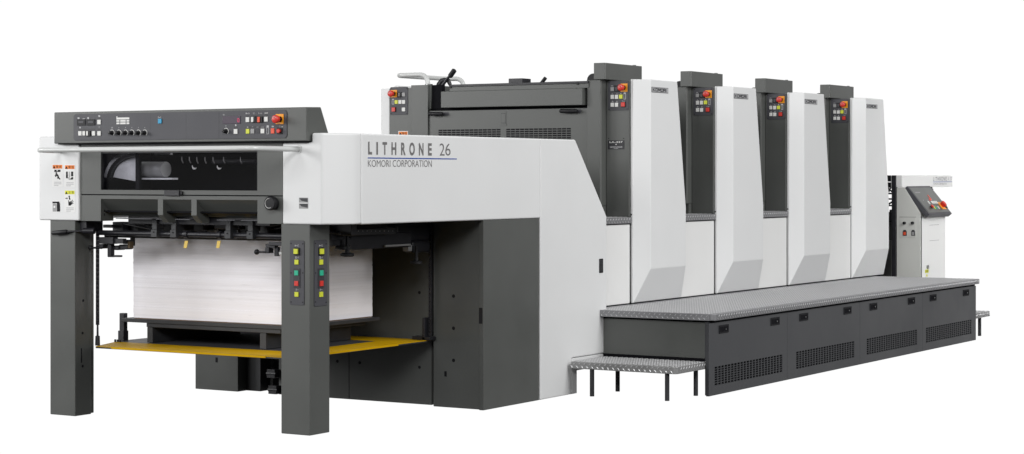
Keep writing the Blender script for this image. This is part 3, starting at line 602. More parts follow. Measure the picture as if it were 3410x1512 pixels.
def wheel(px, py, x, r, top):
    c = P(px, py, X, x); rings = []; n = 24
    pr0 = [c+Vector((0, 0, z)) for z in (-.012, -.009, .004, .008)]
    mb = MB(); mb.tube(pr0, [r*.8, r, r, r*.7], n); mb.tube([c+Vector((0, 0, .008)), c+Vector((0, 0, .03)), c+Vector((0, 0, top))], [.012, .010, .007], 12)
    mb.build('hand_screw', 'black', D, smooth=True)
wheel(1156, 847, -.13, .036, .10); wheel(1386, 873, -.15, .032, .09); wheel(1138, 823, -.16, .034, .06)
# ------------------------------------------------------------------- lift table and its chains
LT = thing('lift_table', (-.86, .7, .36), 'black pile lift table with wide safety yellow borders hanging on chains under the delivery end', 'lift table')
tz = .374
tx0, tx1, ty0, ty1 = -1.505, -.195, .085, 1.385
txl = P(430, 1131, Z, tz).x; MB().prism([(tx0, ty0), (tx1, ty0), (tx1, ty1), (txl, ty1), (txl, .45)], 2, tz-.011, tz-.0035).build('table_plate', 'board', LT, bevel=.002)
fi = P(600, 1150, Z, tz).y; ri = P(1104, 1154, Z, tz).x; bi = P(1212, 1134, Z, tz).y
z0, z1 = tz-.003, tz
MB().prism([(tx0, ty0), (tx1, ty0), (tx1, fi), (txl+(.45-fi)/(.45-ty0)*(tx0-txl), fi)], 2, z0, z1).build('yellow_border', 'yellow', LT)
MB().box(ri, tx1, fi, bi, z0, z1).build('yellow_border', 'yellow', LT)
MB().box(-1.2, tx1, bi, ty1, z0, z1).build('yellow_border', 'yellow', LT)
MB().prism([(txl+(.45-fi)/(.45-ty0)*(tx0-txl)+.003, fi+.0005), (-1.2005, fi+.0005), (-1.2005, ty1), (txl, ty1), (txl, .45)], 2, z0, z1-.0005).build('table_wing', 'panelgrey', LT)
MB().box(-1.2, ri, fi, bi, z0, z1-.0005).build('table_wing', 'panelgrey', LT)
lx0 = P(372, 1156, Y, ty0).x; lx1 = P(885, 1185, Y, ty0).x; ly1 = P(1325, 1143, X, tx1).y
MB().prism([(lx0, tz-.009), (lx1, tz-.009), (lx1, tz+.001), (lx0, tz+.001)], 1, ty0-.004, ty0-.0002).build('yellow_lip', 'yellow', LT)
MB().box(tx1+.0002, tx1+.004,   .2, ly1, tz-.009, tz+.001).build('yellow_lip', 'yellow', LT)
def chain(x, y, z0, z1, par, axis='x'):
    mb = MB(); n = int((z1-z0)/.024)
    for k in range(n):
        z = z0+k*.024
        for s in (-1, 1):
            if axis == 'x': mb.box(x+s*.0065-.0022, x+s*.0065+.0022, y-.005, y+.005, z, z+.0236)
            else: mb.box(x-.006, x+.006, y+s*.009-.0035, y+s*.009+.0035, z, z+.0236)
        if axis == 'x': mb.box(x-.0043, x+.0043, y-.004, y+.004, z, z+.0145); mb.box(x-.0105, x+.0105, y-.003, y+.003, z+.002, z+.011)
        else: mb.box(x-.005, x+.005, y-.0055, y+.0055, z, z+.013); mb.box(x-.004, x+.004, y-.0165, y+.0165, z+.002, z+.010)
    return mb.build('lift_chain', 'dark', par)
cpx = P(325, 1143, Y, .13); chain(cpx.x, .13, .485, 1.05, LT)
MB().tube([(cpx.x, .13, tz), (cpx.x, .13, .425), (cpx.x, .13, .427), (cpx.x, .13, .486)], [.0135, .012, .006, .005], 10).build('chain_anchor', 'dark', LT, smooth=True)
chain(-.186, 1.36, .40, 1.05, LT); MB().box(-.222, -.205, 1.33, 1.38, tz, .50).box(-.29, -.17, 1.33, 1.39, tz+.001, tz+.02).build('chain_anchor', 'dark', LT, bevel=.002)
a = P(405, 1134, Z, tz)
MB().box(a.x-.017, a.x+.017, a.y, a.y+.03, tz, P(405, 1043, Y, a.y).z).box(a.x-.022, a.x+.020, a.y-.006, a.y+.034, tz, tz+.055).build('board_stop', 'dark', LT, bevel=.002)
mb = MB(); b = P(392, 1139, Z, tz)
for k in (-.018, 0, .016): mb.tube([(b.x+k, b.y, tz), (b.x+k, b.y, tz+.014)], .006, 8)
mb.build_each('bolt', 'dark', LT)
# ------------------------------------------------------------------- pallet, board, paper
PL = thing('pallet', (-.84, .75, tz), 'black hollow pallet standing on the yellow edged lift table under the paper', 'pallet')
yp = P(489.6, 1141.7, Z, tz).y; q = lambda px, py: P(px, py, Y, yp)
ztp = q(489, 1075).z; yk = P(1211, 1133, Z, tz).y
for pa, pb in ((489.6, 508), (865, 886)): MB().box(q(pa, 1100).x, q(pb, 1100).x, yp, yk, tz+.001, ztp-.024).build('runner', 'board', PL, bevel=.003)
MB().box(q(489, 1100).x, q(936, 1100).x, yp-.004, yk, ztp-.0235, ztp-.0005).build('deck', 'board', PL, bevel=.003)
PBD = thing('pile_board', (-.84, .75, ztp), 'thin black pile board between the pallet and the paper stack', 'board')
MB().box(q(408, 1065).x, q(950, 1065).x+.035, yp-.012, P(1265, 1060, X, q(950, 1065).x+.035).y, ztp, ztp+.020).build('board_panel', 'board', PBD, bevel=.002)
xs0, xs1 = q(445, 1058).x, q(955, 1083.4).x; zpb = ztp+.0255; zpt = q(443, 788).z; yb_p = P(1240, 1052, X, xs1).y
MB().box(xs0+.004, xs1-.002, yp+.003, yb_p-.003, ztp+.0203, ztp+.0250).build('wooden_sheet', 'boardedge', PBD)
pmb = MB(); z = zpb; hts = []
while z < zpt-.003: hts.append(z); z += random.choice((.006, .011, .017, .026))
hts.append(zpt)
for i in range(len(hts)-1):
    j = [random.uniform(-.0011, .0011) for _ in range(4)]; t = (hts[i]-zpb)/.44
    pmb.box(xs0+j[0]-.004*t, xs1+j[1], yp+j[2], yb_p+j[3], hts[i], hts[i+1])
ps = pmb.build('paper_stack', 'paper'); ps['label'] = 'tall stack of white printed sheets on the board under the delivery end'; ps['category'] = 'paper stack'

# =================================================================== PRINTING UNITS
U0 = 3.292; XT = -.09; XRT = .05; XO = .136
PU = thing('printing_unit', (-.86, U0+.3, 0), 'printing unit next to the delivery end, with black number plate and vented end wall', 'printing unit', 'printing units of the press in a row')
ct = [(XRT, U0), (XRT, U0+.028), (.12, U0+.130), (.12, 0), (XRT, 0)]
def cover(x_root, x_out, name='side_cover'):
    # outline of the bulged cover: flange, chamfer, outer face that widens downwards, sloped foot
    s = 1 if x_out > x_root else -1
    yC = U0+.114; yDt, yDm, yEb = U0+.486, U0+.612, U0+.712
    zt, zm, zb = 1.905, .700, .484
    xi = x_root-.016*s; yA = yB = U0+.026
    top = [(xi, yA, zt), (x_root, yA, zt), (x_root, yB, zt), (x_out, yC, zt), (x_out, yDt, zt), (xi, yDt+.02, zt)]
    midr = [(xi, yA, zm), (x_root, yA, zm), (x_root, yB, zm), (x_out, yC, zm), (x_out, yDm, zm), (xi, yDm+.02, zm)]
    mid2 = [(xi, yA, 1.08), (x_root, yA, 1.08), (x_root, yB, 1.08), (x_out, yC, 1.08), (x_out, yDm, 1.08), (xi, yDm+.02, 1.08)]
    bot = [(xi, yA, zb), (x_root, yA, zb), (x_root, yB, zb), (x_root+.002*s, yB+.010, zb), (x_root+.002*s, yEb, zb), (xi, yEb, zb)]
    mb = MB(); n = 6; vs = bot+midr+mid2+top; fs = [tuple(range(n))[::-1], tuple(range(3*n, 4*n))]
    for L in range(3): fs += [(L*n+i, L*n+(i+1) % n, (L+1)*n+(i+1) % n, (L+1)*n+i) for i in range(n)]
    if s < 0: fs = [f[::-1] for f in fs]
    mb.add(vs, fs); return mb.build(name, 'white', PU, bevel=.008, seg=3, ang=7)
cv = cover(XRT, XO)
cf = cover(-1.77, -1.85)
c = Vector((XRT-.008, U0+.026, 1.045)); MB().tube([c, c+Vector((0, -.002, 0))], .0065, 12).build('cover_lock', 'gbutton', cv); 
MB().tube([c+Vector((0, -.002, 0)), c+Vector((0, -.0026, 0))], .004, 8).build('lock_slot', 'ink', cv)
# badge with block letters
def badge(par):
    f = lambda u, v: P(1980+u/5.19, 200+v/5.19, X, XO)
    A = f(982, 574); B = f(1268, 462); y0, y1 = A.y, f(1268, 500).y; zc0 = f(982, 555).z; zc1 = f(982, 462).z
    MB().box(XO, XO+.003, y0, y1, zc0, zc1).build('badge', 'badge', par, bevel=.001); bd = par.children[-1]
    for o in par.children:
        if o.name.startswith('badge'): bd = o
    MB().box(XO+.0028, XO+.0036, y0+.003, y1-.003, zc0+.003, zc1-.003).build('badge_field', 'badgefield', bd)
    h = zc1-zc0; w = y1-y0; m = .13; cw = (w*(1-2*.06))/6.3; z0 = zc0+h*.20; z1 = zc1-h*.20; t = h*.13; y = y0+w*.06
    mb = MB(); B_ = lambda a, b, c_, d: mb.box(XO+.0034, XO+.0046, y+a*cw, y+b*cw, z0+c_*(z1-z0), z0+d*(z1-z0))
    tt = t/(z1-z0); tw = t/cw*1.1
    def pol(pts): mb.prism([(y+p*cw, z0+q*(z1-z0)) for p, q in pts], 0, XO+.0034, XO+.0046)
    B_(0, tw, 0, 1); pol([(tw+.05, .5), (.75, 1), (.98, 1), (.40, .5)]); pol([(tw+.05, .5), (.40, .5), (.98, 0), (.75, 0)]); y += cw*1.12     # K
    for L in 'OMOR':
        if L == 'O': B_(0, .95, 1-tt, 1); B_(0, .95, 0, tt); B_(0, tw, tt, 1-tt); B_(.95-tw, .95, tt+.08, 1-tt-.08); y += cw*1.1
        if L == 'M': B_(0, tw, 0, 1); B_(1.05-tw, 1.05, 0, 1); pol([(tw, 1), (tw+.2, 1), (.56, .25), (.50, .05)]); pol([(1.05-tw, 1), (1.05-tw-.2, 1), (.50, .25), (.56, .05)]); y += cw*1.2
        if L == 'R': B_(0, tw, 0, 1); B_(tw, .92, 1-tt, 1); B_(.92-tw, .92, .5, 1-tt); B_(tw, .92, .38, .38+tt); pol([(.5, .38), (.72, .38), (.95, 0), (.73, 0)]); y += cw*1.1
    B_(0, tw, 0, 1); mb.build('badge_letters', 'ink', bd)
badge(cv)
# near tower, cap box, lower panel, ledge
TY = U0-.060; YB = U0+.010
xB0 = P(2019.5, 400, Y, YB).x; xA0 = P(1955, 400, Y, TY).x; xA1 = P(2001, 400, Y, TY).x
mb = MB(); mb.prism([(xA0, TY), (xA1-.006, TY), (xB0-.002, TY+.012), (xB0-.001, YB+.40), (xA0, YB+.40)], 2, 1.10, 1.902); tw_ = mb.build('tower', 'grey', PU, bevel=.003)
MB().box(xB0, .033, YB, YB+.42, 1.03, 1.8985).build('tower_front', 'grey', PU, bevel=.003)
MB().box(xA0+.02, xB0-.003, TY+.03, YB+.40, 1.0, 1.099).build('tower_foot', 'grey', PU, bevel=.002)
xc1 = P(2015.5, 240, Y, TY-.010).x; xc0 = P(1977, 240, Y, TY-.010).x; yc1 = P(2138, 240, X, xc1).y
mb = MB(); mb.prism([(xc0, TY-.010), (xc1-.006, TY-.010), (xc1, TY-.002), (xc1, yc1), (xc0, yc1)], 2, 1.9035, P(2015, 208.5, X, xc1).z); cap = mb.build('cap_box', 'grey', PU, bevel=.003)
MB().tube([(xc1-.02, yc1-.07, 2.0), (xc1-.02, yc1-.07, P(2015, 208.5, X, xc1).z+.005)], .012, 12).build('cap_plug', 'grey', cap)
mb = MB(); mb.tube([(-.20, TY+.02, 1.90), (-.20, TY+.10, 1.90)], .045, 16); mb.build('ink_roller_gear', 'black', PU, smooth=True)
MB().prism([(-1.77, U0+.05), (-.24, U0+.05), (-.24, U0+.66), (-1.77, U0+.66)], 2, .21, 1.86).build('inner_frame', 'dark', PU, bevel=.004)
MB().box(-.30, .046, U0-.512, U0-.003, .484, .985).build('base_panel', 'white_lit', PU, bevel=.003)  # white lightened to stand in for light bounced off the tread
MB().box(-.30, XRT+.002, U0-.512, U0+.02, .21, .483).build('plinth', 'grey', PU)
ld = MB(); ld.box(-.26, XRT+.004, U0-.514, YB-.001, .990, 1.029); ldo = ld.build('ledge', 'tread', PU, bevel=.003)
mb = MB(); lozenges(mb, (XRT+.004, U0-.514, .990), (0, 1, 0), (0, 0, 1), .522, .039, pitch=.036, L=.009, marg=.006); lozenges(mb, (-.26, U0-.514, 1.029), (1, 0, 0), (0, 1, 0), .31, .52, pitch=.036, marg=.01); mb.build('tread_pattern', 'worn', ldo)
MB().box(-.05, XRT+.001, U0-.512, U0-.004, .9855, .9895).build('ledge_gap', 'inside', PU)
MB().box(-.05, .028, U0-.0024, U0+.020, .486, 1.03).build('cover_gap', 'inside', PU)
# control panel on the tower, facing the walkway
f5 = lambda u, v: (1980+u/5.19, 200+v/5.19)
c_s = [f5(256, 392), f5(564, 384), f5(256, 850), f5(566, 845)]
up = fascia('control_panel', PU, 'Y', YB, *f5(240, 365), *f5(592, 865), r=.010, screws=c_s)
def U(n, m, u0, v0, u1, v1, d=.009, base=.003): return one(n, m, up, blk, 'Y', YB, *f5(u0, v0), *f5(u1, v1), d=d, base=base, bevel=.0008)
U('push_button', 'gbutton', 285, 470, 345, 535); U('rocker_frame', 'black', 352, 440, 440, 540, .012); U('rocker_switch', 'panelgrey', 372, 470, 412, 530, .014, .012)
for r_ in ((288, 603, 342, 672), (360, 603, 415, 672), (288, 740, 342, 808), (360, 740, 415, 808)): U('push_button', 'button', *r_)
U('push_button', 'ybutton', 432, 600, 488, 668); U('indicator_frame', 'mark', 508, 562, 545, 680, .004); U('indicator_slot', 'line', 516, 585, 537, 672, .0046, .004)
U('button_frame', 'black', 460, 722, 540, 815, .006); U('push_button', 'red', 470, 732, 532, 805, .012, .006)
estop(up, 'Y', YB, *f5(508, 478), 1.05, plate=(*f5(455, 408), *f5(572, 548)))
mk = MB()
for u0, v0, u1, v1 in ((305, 575, 310, 592), (310, 588, 325, 592), (375, 575, 395, 579), (393, 579, 397, 592), (452, 570, 466, 586), (302, 708, 327, 714), (302, 720, 327, 726), (375, 722, 390, 726), (388, 706, 396, 726), (478, 700, 495, 704), (478, 714, 495, 718), (505, 708, 524, 716), (290, 440, 300, 452), (310, 440, 320, 452), (515, 570, 538, 580)):
    blk(mk, 'Y', YB, *f5(u0, v0), *f5(u1, v1), d=.0038, base=.003)
mk.build_each('printed_symbol', 'mark', up)
labels = ['second printing unit, between the number plated first unit and the third', 'third of the four printing units counted from the delivery end', 'last printing unit, next to the feeder at the far end of the walkway']
for k in range(1, 4):
    o = copy_tree(PU); o.location = PU.location+Vector((0, 1.225*k, 0)); o['label'] = labels[k-1]
# ---- extras of the first unit
nb = P(1940+808/9.517, 440+262/9.517, Y, YB); nb2 = P(1940+1325/9.517, 440+548/9.517, Y, YB)
npz1, npz0 = nb.z, P(1940+808/9.517, 440+548/9.517, Y, YB).z
MB().box(nb.x, nb2.x, YB-.0015, YB, npz0, npz1).build('number_plate', 'plate', PU); npl = [o for o in PU.children if o.name.startswith('number_plate')][0]
w = nb2.x-nb.x; h = npz1-npz0
text('plate_lettering', 'LA-437', 'button', npl, (nb.x+w*.10, YB-.0013, npz0+h*.70), 'Y', h*.20, w*.80, bold=.02)
mb = MB(); mb.box(nb.x+w*.455, nb.x+w*.545, YB-.0019, YB-.0015, npz0+h*.48, npz0+h*.62)
rp = random.Random(3)
for row, a_ in ((.28, .12), (.17, .12), (.06, .36)):     # worn small print, no longer legible
    x = a_
    while x < 1-a_:
        l_ = rp.uniform(.02, .09); mb.box(nb.x+w*x, nb.x+w*min(x+l_, 1-a_), YB-.0019, YB-.0015, npz0+h*row, npz0+h*(row+.055)); x += l_+.02
mb.build_each('small_print', 'mark', npl)
mb = MB()
for u, v in ((830, 200), (1302, 198)): disc(mb, 'Y', YB, 1940+u/9.517, 440+v/9.517, .003, .003, .002, 0, 10)
mb.build_each('screw', 'ink', npl)
MB().box(-1.452, xA0-.003, TY+.012, TY+.04, .30, P(1700, 364, Y, TY).z).build('end_wall', 'grey', PU, bevel=.002)
YW = TY+.012; ew = [o for o in PU.children if o.name.startswith('end_wall')][0]
MB().box(-1.450, -.236, YW+.03, YW+.32, .9, 1.80).build('end_interior', 'inside', PU)
f6 = lambda u, v: (1250+u/4.569, 210+v/4.569)
f7 = lambda u, v: (1680+u/5.711, 230+v/5.711)
# duct cover (trough) above the end wall
A = P(1468, 360, Y, YW-.05); Bq = P(1938.5, 288, Y, YW-.05)
zc1 = P(1700, 302-3, Y, YW-.05).z; zc0 = P(1700, 354.5, Y, YW-.05).z
tr = MB().box(A.x, Bq.x, YW-.05, YW+.03, zc0, zc1).build('duct_cover', 'grey', PU, bevel=.003)
zl1 = P(1700, 283, Y, YW-.02).z; MB().box(A.x+.05, Bq.x+.03, YW-.02, YW+.03, zc1+.001, zl1-.003).build('duct_lip', 'grey', PU, bevel=.002)
MB().box(A.x+.055, Bq.x+.028, YW-.024, YW+.20, zl1-.003, zl1+.013).build('top_guard', 'dark', PU, bevel=.002)
mb = MB(); disc(mb, 'Y', YW-.02, *f7(1394, 275), .010, .009, .006); disc(mb, 'Y', YW-.02, 1380+765/6.344, 220+443/6.344, .010, .009, .006); mb.build_each('guard_screw', 'black', PU)
A = P(1696, 262, Y, YW+.1); B_ = P(1742, 280, Y, YW+.1); MB().box(A.x, B_.x, YW+.09, YW+.2, B_.z-.02, A.z).build('top_bracket', 'dark', PU, bevel=.002)
A = P(1800, 281, Y, YW+.3); B_ = P(1817, 259, Y, YW+.3); MB().tube([A, B_], .0125, 12).build('lever_grip', 'black', PU, smooth=True)
# big lever with fork at the far end
def q5(u, v, y): return P(1380+u/6.344, 220+v/6.344, Y, y)
MB().tube([q5(740, 235, YW+.05), q5(755, 215, YW+.05), q5(845, 88, YW+.05), q5(855, 74, YW+.05)], [.010, .0175, .0175, .009], 14).build('lever_grip', 'black', PU, smooth=True)
MB().tube([q5(440, 640, YW+.05), q5(560, 450, YW+.05), q5(725, 230, YW+.05)], [.015, .013, .009], 10).build('lever_rod', 'dark', PU, smooth=True)
mb = MB(); mb.tube([q5(500, 480, YW+.08), q5(540, 390, YW+.08), q5(590, 310, YW+.08), q5(650, 290, YW+.08), q5(720, 310, YW+.08), q5(750, 380, YW+.08), q5(760, 410, YW+.08)], [.02, .024, .02, .015, .016, .013, .01], 10); mb.build('lever_fork', 'dark', PU, smooth=True)
mb = MB(); a = q5(340, 400, YW+.01); b = q5(560, 900, YW+.01); mb.box(a.x, b.x, YW+.02, YW+.06, b.z, a.z); mb.build('side_recess', 'inside', PU)
a = q5(225, 380, YW+.005); b = q5(345, 905, YW+.005); MB().box(a.x, b.x, YW+.004, YW+.03, b.z, a.z).build('hinge_strip', 'grey', PU, bevel=.001)
# vents in the end wall
def vent(u0, v0, u1, nx, ff, vy1, par, rows):
    A = P(*ff(u0, v0), Y, YW); B_ = P(*ff(u1, v0), Y, YW); pz = .0145; mb = MB(); w = (B_.x-A.x)/nx
    for i in range(nx):
        for j in range(rows): mb.box(A.x+i*w+w*.07, A.x+(i+1)*w-w*.07, YW-.0012, YW+.001, A.z-(j+1)*pz+pz*.16, A.z-j*pz-pz*.16)
    mb.build('air_vent', 'ink', par)
z_ = P(1460, 431, Y, YW)
vent(958, 1010, 1908, 14, f6, 0, ew, 12)
vent(30-88*0, 1130, 1268, 14, lambda u, v: (1680+u/5.711+(-.0), 230+v/5.711), 0, ew, 12)
# wall handles
def whandle(pxa, pxb, py, slotb):
    a = P(pxa, py, Y, YW-.03); b = P(pxb, py, Y, YW-.03); s = P(slotb, py, Y, YW)
    MB().tube([a, a+Vector((.008, 0, 0)), b-Vector((.008, 0, 0)), b], [.008, .0135, .0135, .009], 14).build('wall_handle', 'black', PU, smooth=True)
    mid = (a+b)/2; MB().box(mid.x-.006, mid.x+.02, YW-.03, YW, mid.z-.006, mid.z+.006).build('handle_stem', 'black', PU)
    pts = []
    cx0, cx1 = a.x+.05, s.x-.012
    MB().prism(arc((cx1, s.z), .012, -90, 90, 8, lambda p, q: (p, q))+arc((cx0, s.z), .012, 90, 270, 8, lambda p, q: (p, q)), 1, YW-.0008, YW+.001).build('handle_slot', 'panelgrey', PU)
whandle(1426.5, 1474, 379.3, 1496); whandle(1864, 1923, 370, 1936.5)
a = P(*f6(1895, 740), Y, YW); b = P(*f6(1998, 955), Y, YW); m_ = MB().box(a.x, b.x, YW-.002, YW+.001, b.z, a.z).build('latch_plate', 'grey', PU, bevel=.001)
a = P(*f6(1915, 765), Y, YW); b = P(*f6(1982, 925), Y, YW); MB().box(a.x, b.x, YW-.0026, YW-.0021, b.z, a.z).build('latch_edge', 'line', m_)
MB().box(a.x+.002, b.x-.002, YW-.0034, YW-.0027, b.z+.010, a.z-.003).build('latch_flap', 'grey', m_); MB().box(a.x+.002, b.x-.002, YW-.0034, YW-.0027, b.z+.002, b.z+.0085).build('latch_flap', 'grey', m_)
# far tower with its control panel
YT = TY
MB().box(-1.590, -1.453, YT, YT+.38, 1.0, 1.900).build('far_tower', 'grey', PU, bevel=.003)
MB().box(-1.772, -1.5915, YT+.008, YT+.40, .95, 1.882).build('far_tower_side', 'grey', PU, bevel=.003)
A = P(1267.5, 287, Y, YT+.01); Bz = P(1291, 287, Y, YT+.01); MB().box(A.x, -1.7735, YT+.012, YT+.30, .5, 1.882).build('far_flank', 'white', PU, bevel=.006)
YP = YT+.008
sc2 = [f6(243, 393), f6(482, 386), f6(241, 768), f6(479, 764)]
fp = fascia('control_panel', PU, 'Y', YP, *f6(228, 372), *f6(495, 783), r=.010, screws=sc2)
def V(n, m, u0, v0, u1, v1, d=.009, base=.003): return one(n, m, fp, blk, 'Y', YP, *f6(u0, v0), *f6(u1, v1), d=d, base=base, bevel=.0008)
V('rocker_frame', 'black', 350, 445, 410, 513, .012); V('rocker_switch', 'gbutton', 366, 452, 384, 508, .014, .012); V('push_button', 'gbutton', 413, 452, 460, 508)
V('push_button', 'ybutton', 304, 566, 348, 622); V('push_button', 'button', 360, 565, 405, 621); V('push_button', 'button', 415, 565, 460, 621); V('push_button', 'button', 413, 678, 460, 735)
V('button_frame', 'black', 258, 668, 320, 745, .006); V('push_button', 'red', 262, 676, 310, 738, .012, .006); V('indicator_frame', 'mark', 257, 548, 288, 630, .004); V('indicator_slot', 'line', 265, 560, 281, 622, .0046, .004)
estop(fp, 'Y', YP, *f6(285, 468), 1.05, plate=(*f6(235, 412), *f6(334, 522)))
A = P(*f6(350, 1036), Y, YP); B_ = P(*f6(497, 1036), Y, YP)
stz = A.z; s_ = MB().box(A.x, B_.x, YP-.001, YP, stz-.09, stz).build('warning_sticker', 'sticker', PU)
MB().box(A.x+.004, B_.x-.004, YP-.0015, YP-.001, stz-.030, stz-.004).build('banner', 'sorange', s_)
text('heading', '▲警告', 'ink', s_, (A.x+.008, YP-.0012, stz-.026), 'Y', .018, B_.x-A.x-.016)
# hoop hand rails on the far platform behind
def hoop(p0, p1, p2, p3, r=.016):
    MB().tube([p0]+bend(p0, p1, p2, .07, 8)+bend(p1, p2, p3, .07, 8)+[p3], r, 16).build('hand_rail', 'rail', PU, smooth=True)
y1 = YT+.03
za = P(1424, 252, Y, y1).z-.010; 
ptop = lambda px, py, y: P(px, py, Y, y)
n0 = P(1425, 285, Y, y1); n1 = P(1424, 248, Y, y1)
hz = n1.z
xL = P(1318, 251, Y, y1).x
yb_ = y1+.62; f0 = P(1544, 270, Y, yb_)
hoop((n0.x, y1, 1.88), (n0.x, y1, hz), (xL, y1, hz), (xL, y1+.06, hz))
hoop((f0.x, yb_, 1.85), (f0.x, yb_, hz), (xL+.02, yb_, hz), (xL, y1+.06, hz))

# =================================================================== WALKWAY
WX = .905; WY0, WY1 = 2.655, 7.45
WK = thing('walkway_platform', (.48, 5.05, 0), 'long raised walkway of grey metal cabinets with a chequer plate deck along the printing units', 'platform')
mb = MB(); slab(mb, XRT+.008, WX+.020, WY0-.015+.045, WY1+.02, .440, .479, .03); mb = MB()
slab(mb, .055, .925, 2.70, 7.475, .440, .479, .03); mb.prism([(.163, 2.70), (.30, 2.70), (.30, 2.69), (.163, 2.69)], 2, .4401, .4789); mb.build('deck', 'tread', WK, bevel=.004)
mb = MB(); lozenges(mb, (.10, 2.70, .4790), (1, 0, 0), (0, 1, 0), .80, 4.765); lozenges(mb, (.925, 2.735, .440), (0, 1, 0), (0, 0, 1), 4.72, .039, L=.0105, marg=.004); lozenges(mb, (.165, 2.6895, .440), (1, 0, 0), (0, 0, 1), .72, .039, L=.0105, marg=.004)
mb.build('tread_pattern', 'worn', WK)
MB().box(.16, .892, 2.688, 2.70, .4395, .4795).build('deck_nosing', 'tread', WK, bevel=.003)
MB().box(.022, .0535, 2.80, 7.60, .43, .4835).build('rubber_strip', 'inside', WK)
MB().box(.06, .899, 2.735, 7.44, .4265, .4395).build('deck_gap', 'inside', WK)
MB().box(.115, .868, 2.735, 2.755, .213, .436).build('end_panel', 'grey', WK, bevel=.002)
MB().box(.115, .868, 2.738, 2.76, .170, .2125).build('end_panel_seal', 'inside', WK)
MB().box(.10, .86, 2.757, 2.775, .0, .43).build('end_backing', 'inside', WK) if False else None
MB().box(.869, .885, 2.70, 2.72, .0, .43).build('corner_strip', 'cabinet', WK, bevel=.001)
MB().box(.86, .868, 2.70, 2.73, .0, .43).build('corner_strip', 'cabinet', WK, bevel=.001)
MB().box(.06, .86, 7.37, 7.40, .0, .43).build('far_end_panel', 'grey', WK)
f8 = lambda u, v: (1850+u/2.538, 950+v/2.538)
f9 = lambda u, v: (2600+u/2.8547, 850+v/2.8547)
seams = [2.658, P(2621.5, 1150, X, WX).y, P(2863.5, 1100, X, WX).y, P(3072, 1050, X, WX).y, 7.448]
handles = [(2394, 2426), (2566.5, 2595.5), (2662.5, 2690.5), (2809.5, 2834.7), (2896.5, 2920.5), (3024, 3046.5), (3096.7, 3117.8), (3206.8, 3226.3)]
vents = [(2380, 2604.8), (2651.8, 2844.5), (2886.5, 3053.6), (3084, 3234.7)]
vz1, vz0 = P(2380, 1222, X, WX).z, P(2380, 1284, X, WX).z
hz1, hz0 = P(2394, 1084, X, WX).z, P(2394, 1112, X, WX).z
for k in range(4):
    ya, yb2 = seams[k]+.0012, seams[k+1]-.0012; v0 = P(vents[k][0], 1100, X, WX).y; v1 = P(vents[k][1], 1100, X, WX).y; nx = 22; nz = 8
    mb = MB(); zt_ = .426; x0, x1 = WX-.018, WX
    mb.box(x0, x1, ya, v0, 0, zt_); mb.box(x0, x1, v1, yb2, 0, zt_); mb.box(x0, x1, v0, v1, vz1, zt_); mb.box(x0, x1, v0, v1, 0, vz0)
    pn = mb.build('side_panel', 'cabinet', WK)
    mb = MB(); w_ = (v1-v0)/nx; h_ = (vz1-vz0)/nz
    for i in range(1, nx): mb.box(WX-.006, WX-.0005, v0+i*w_-w_*.12, v0+i*w_+w_*.12, vz0, vz1)
    for j in range(1, nz): mb.box(WX-.0055, WX-.001, v0, v1, vz0+j*h_-h_*.13, vz0+j*h_+h_*.13)
    mb.build('vent_grille', 'cabinet', pn)
    MB().box(x0-.004, x0-.001, ya+.01, yb2-.01, .005, .42).build('panel_lining', 'inside', pn)
    for hx in handles[2*k:2*k+2]:
        a = P(hx[0], 1100, X, WX).y; b = P(hx[1], 1100, X, WX).y
        hh = MB().box(WX-.001, WX+.0035, a, b, hz0, hz1).build('door_handle', 'ink', pn, bevel=.002)
        MB().box(WX+.0036, WX+.0042, a+.012, b-.012, hz0+.010, hz1-.010).build('handle_pocket', 'inside', hh)
        MB().tube([(WX+.004, (a*.35+b*.65), (hz0+hz1)/2-.001), (WX+.007, (a*.35+b*.65), (hz0+hz1)/2-.001)], .0045, 8).build('handle_bolt', 'steel', hh)
# steps
def step(x0, x1, y0, y1, label, legs):
    t = thing('step', ((x0+x1)/2, (y0+y1)/2, 0), label, 'step', 'chequer plate steps of the walkway')
    mb = MB(); slab(mb, x0, x1, y0, y1, .158, .200, .028); tr_ = mb.build('tread', 'steptread', t, bevel=.004)
    mb = MB(); lozenges(mb, (x0, y0, .200), (1, 0, 0), (0, 1, 0), x1-x0, y1-y0); lozenges(mb, (x1, y0+.03, .158), (0, 1, 0), (0, 0, 1), y1-y0-.03, .042, L=.0115, marg=.005); lozenges(mb, (x0, y0, .158), (1, 0, 0), (0, 0, 1), x1-x0-.03, .042, L=.0115, marg=.005)
    mb.build('tread_pattern', 'worn', tr_)
    for lx, ly in legs: MB().tube([(lx, ly, 0), (lx, ly, .158)], .0135, 14).build('leg', 'board', t, smooth=True)
step(.183, .880, 2.295, 2.686, 'low chequer plate step on thin legs in front of the near end of the walkway', [(.315, 2.315), (.315, 2.63), (.80, 2.33), (.82, 2.66)])
step(.20, .868, 7.478, 7.90, 'low chequer plate step behind the far end of the walkway, mostly hidden', [(.80, 7.62), (.30, 7.62), (.30, 7.85), (.80, 7.85)])

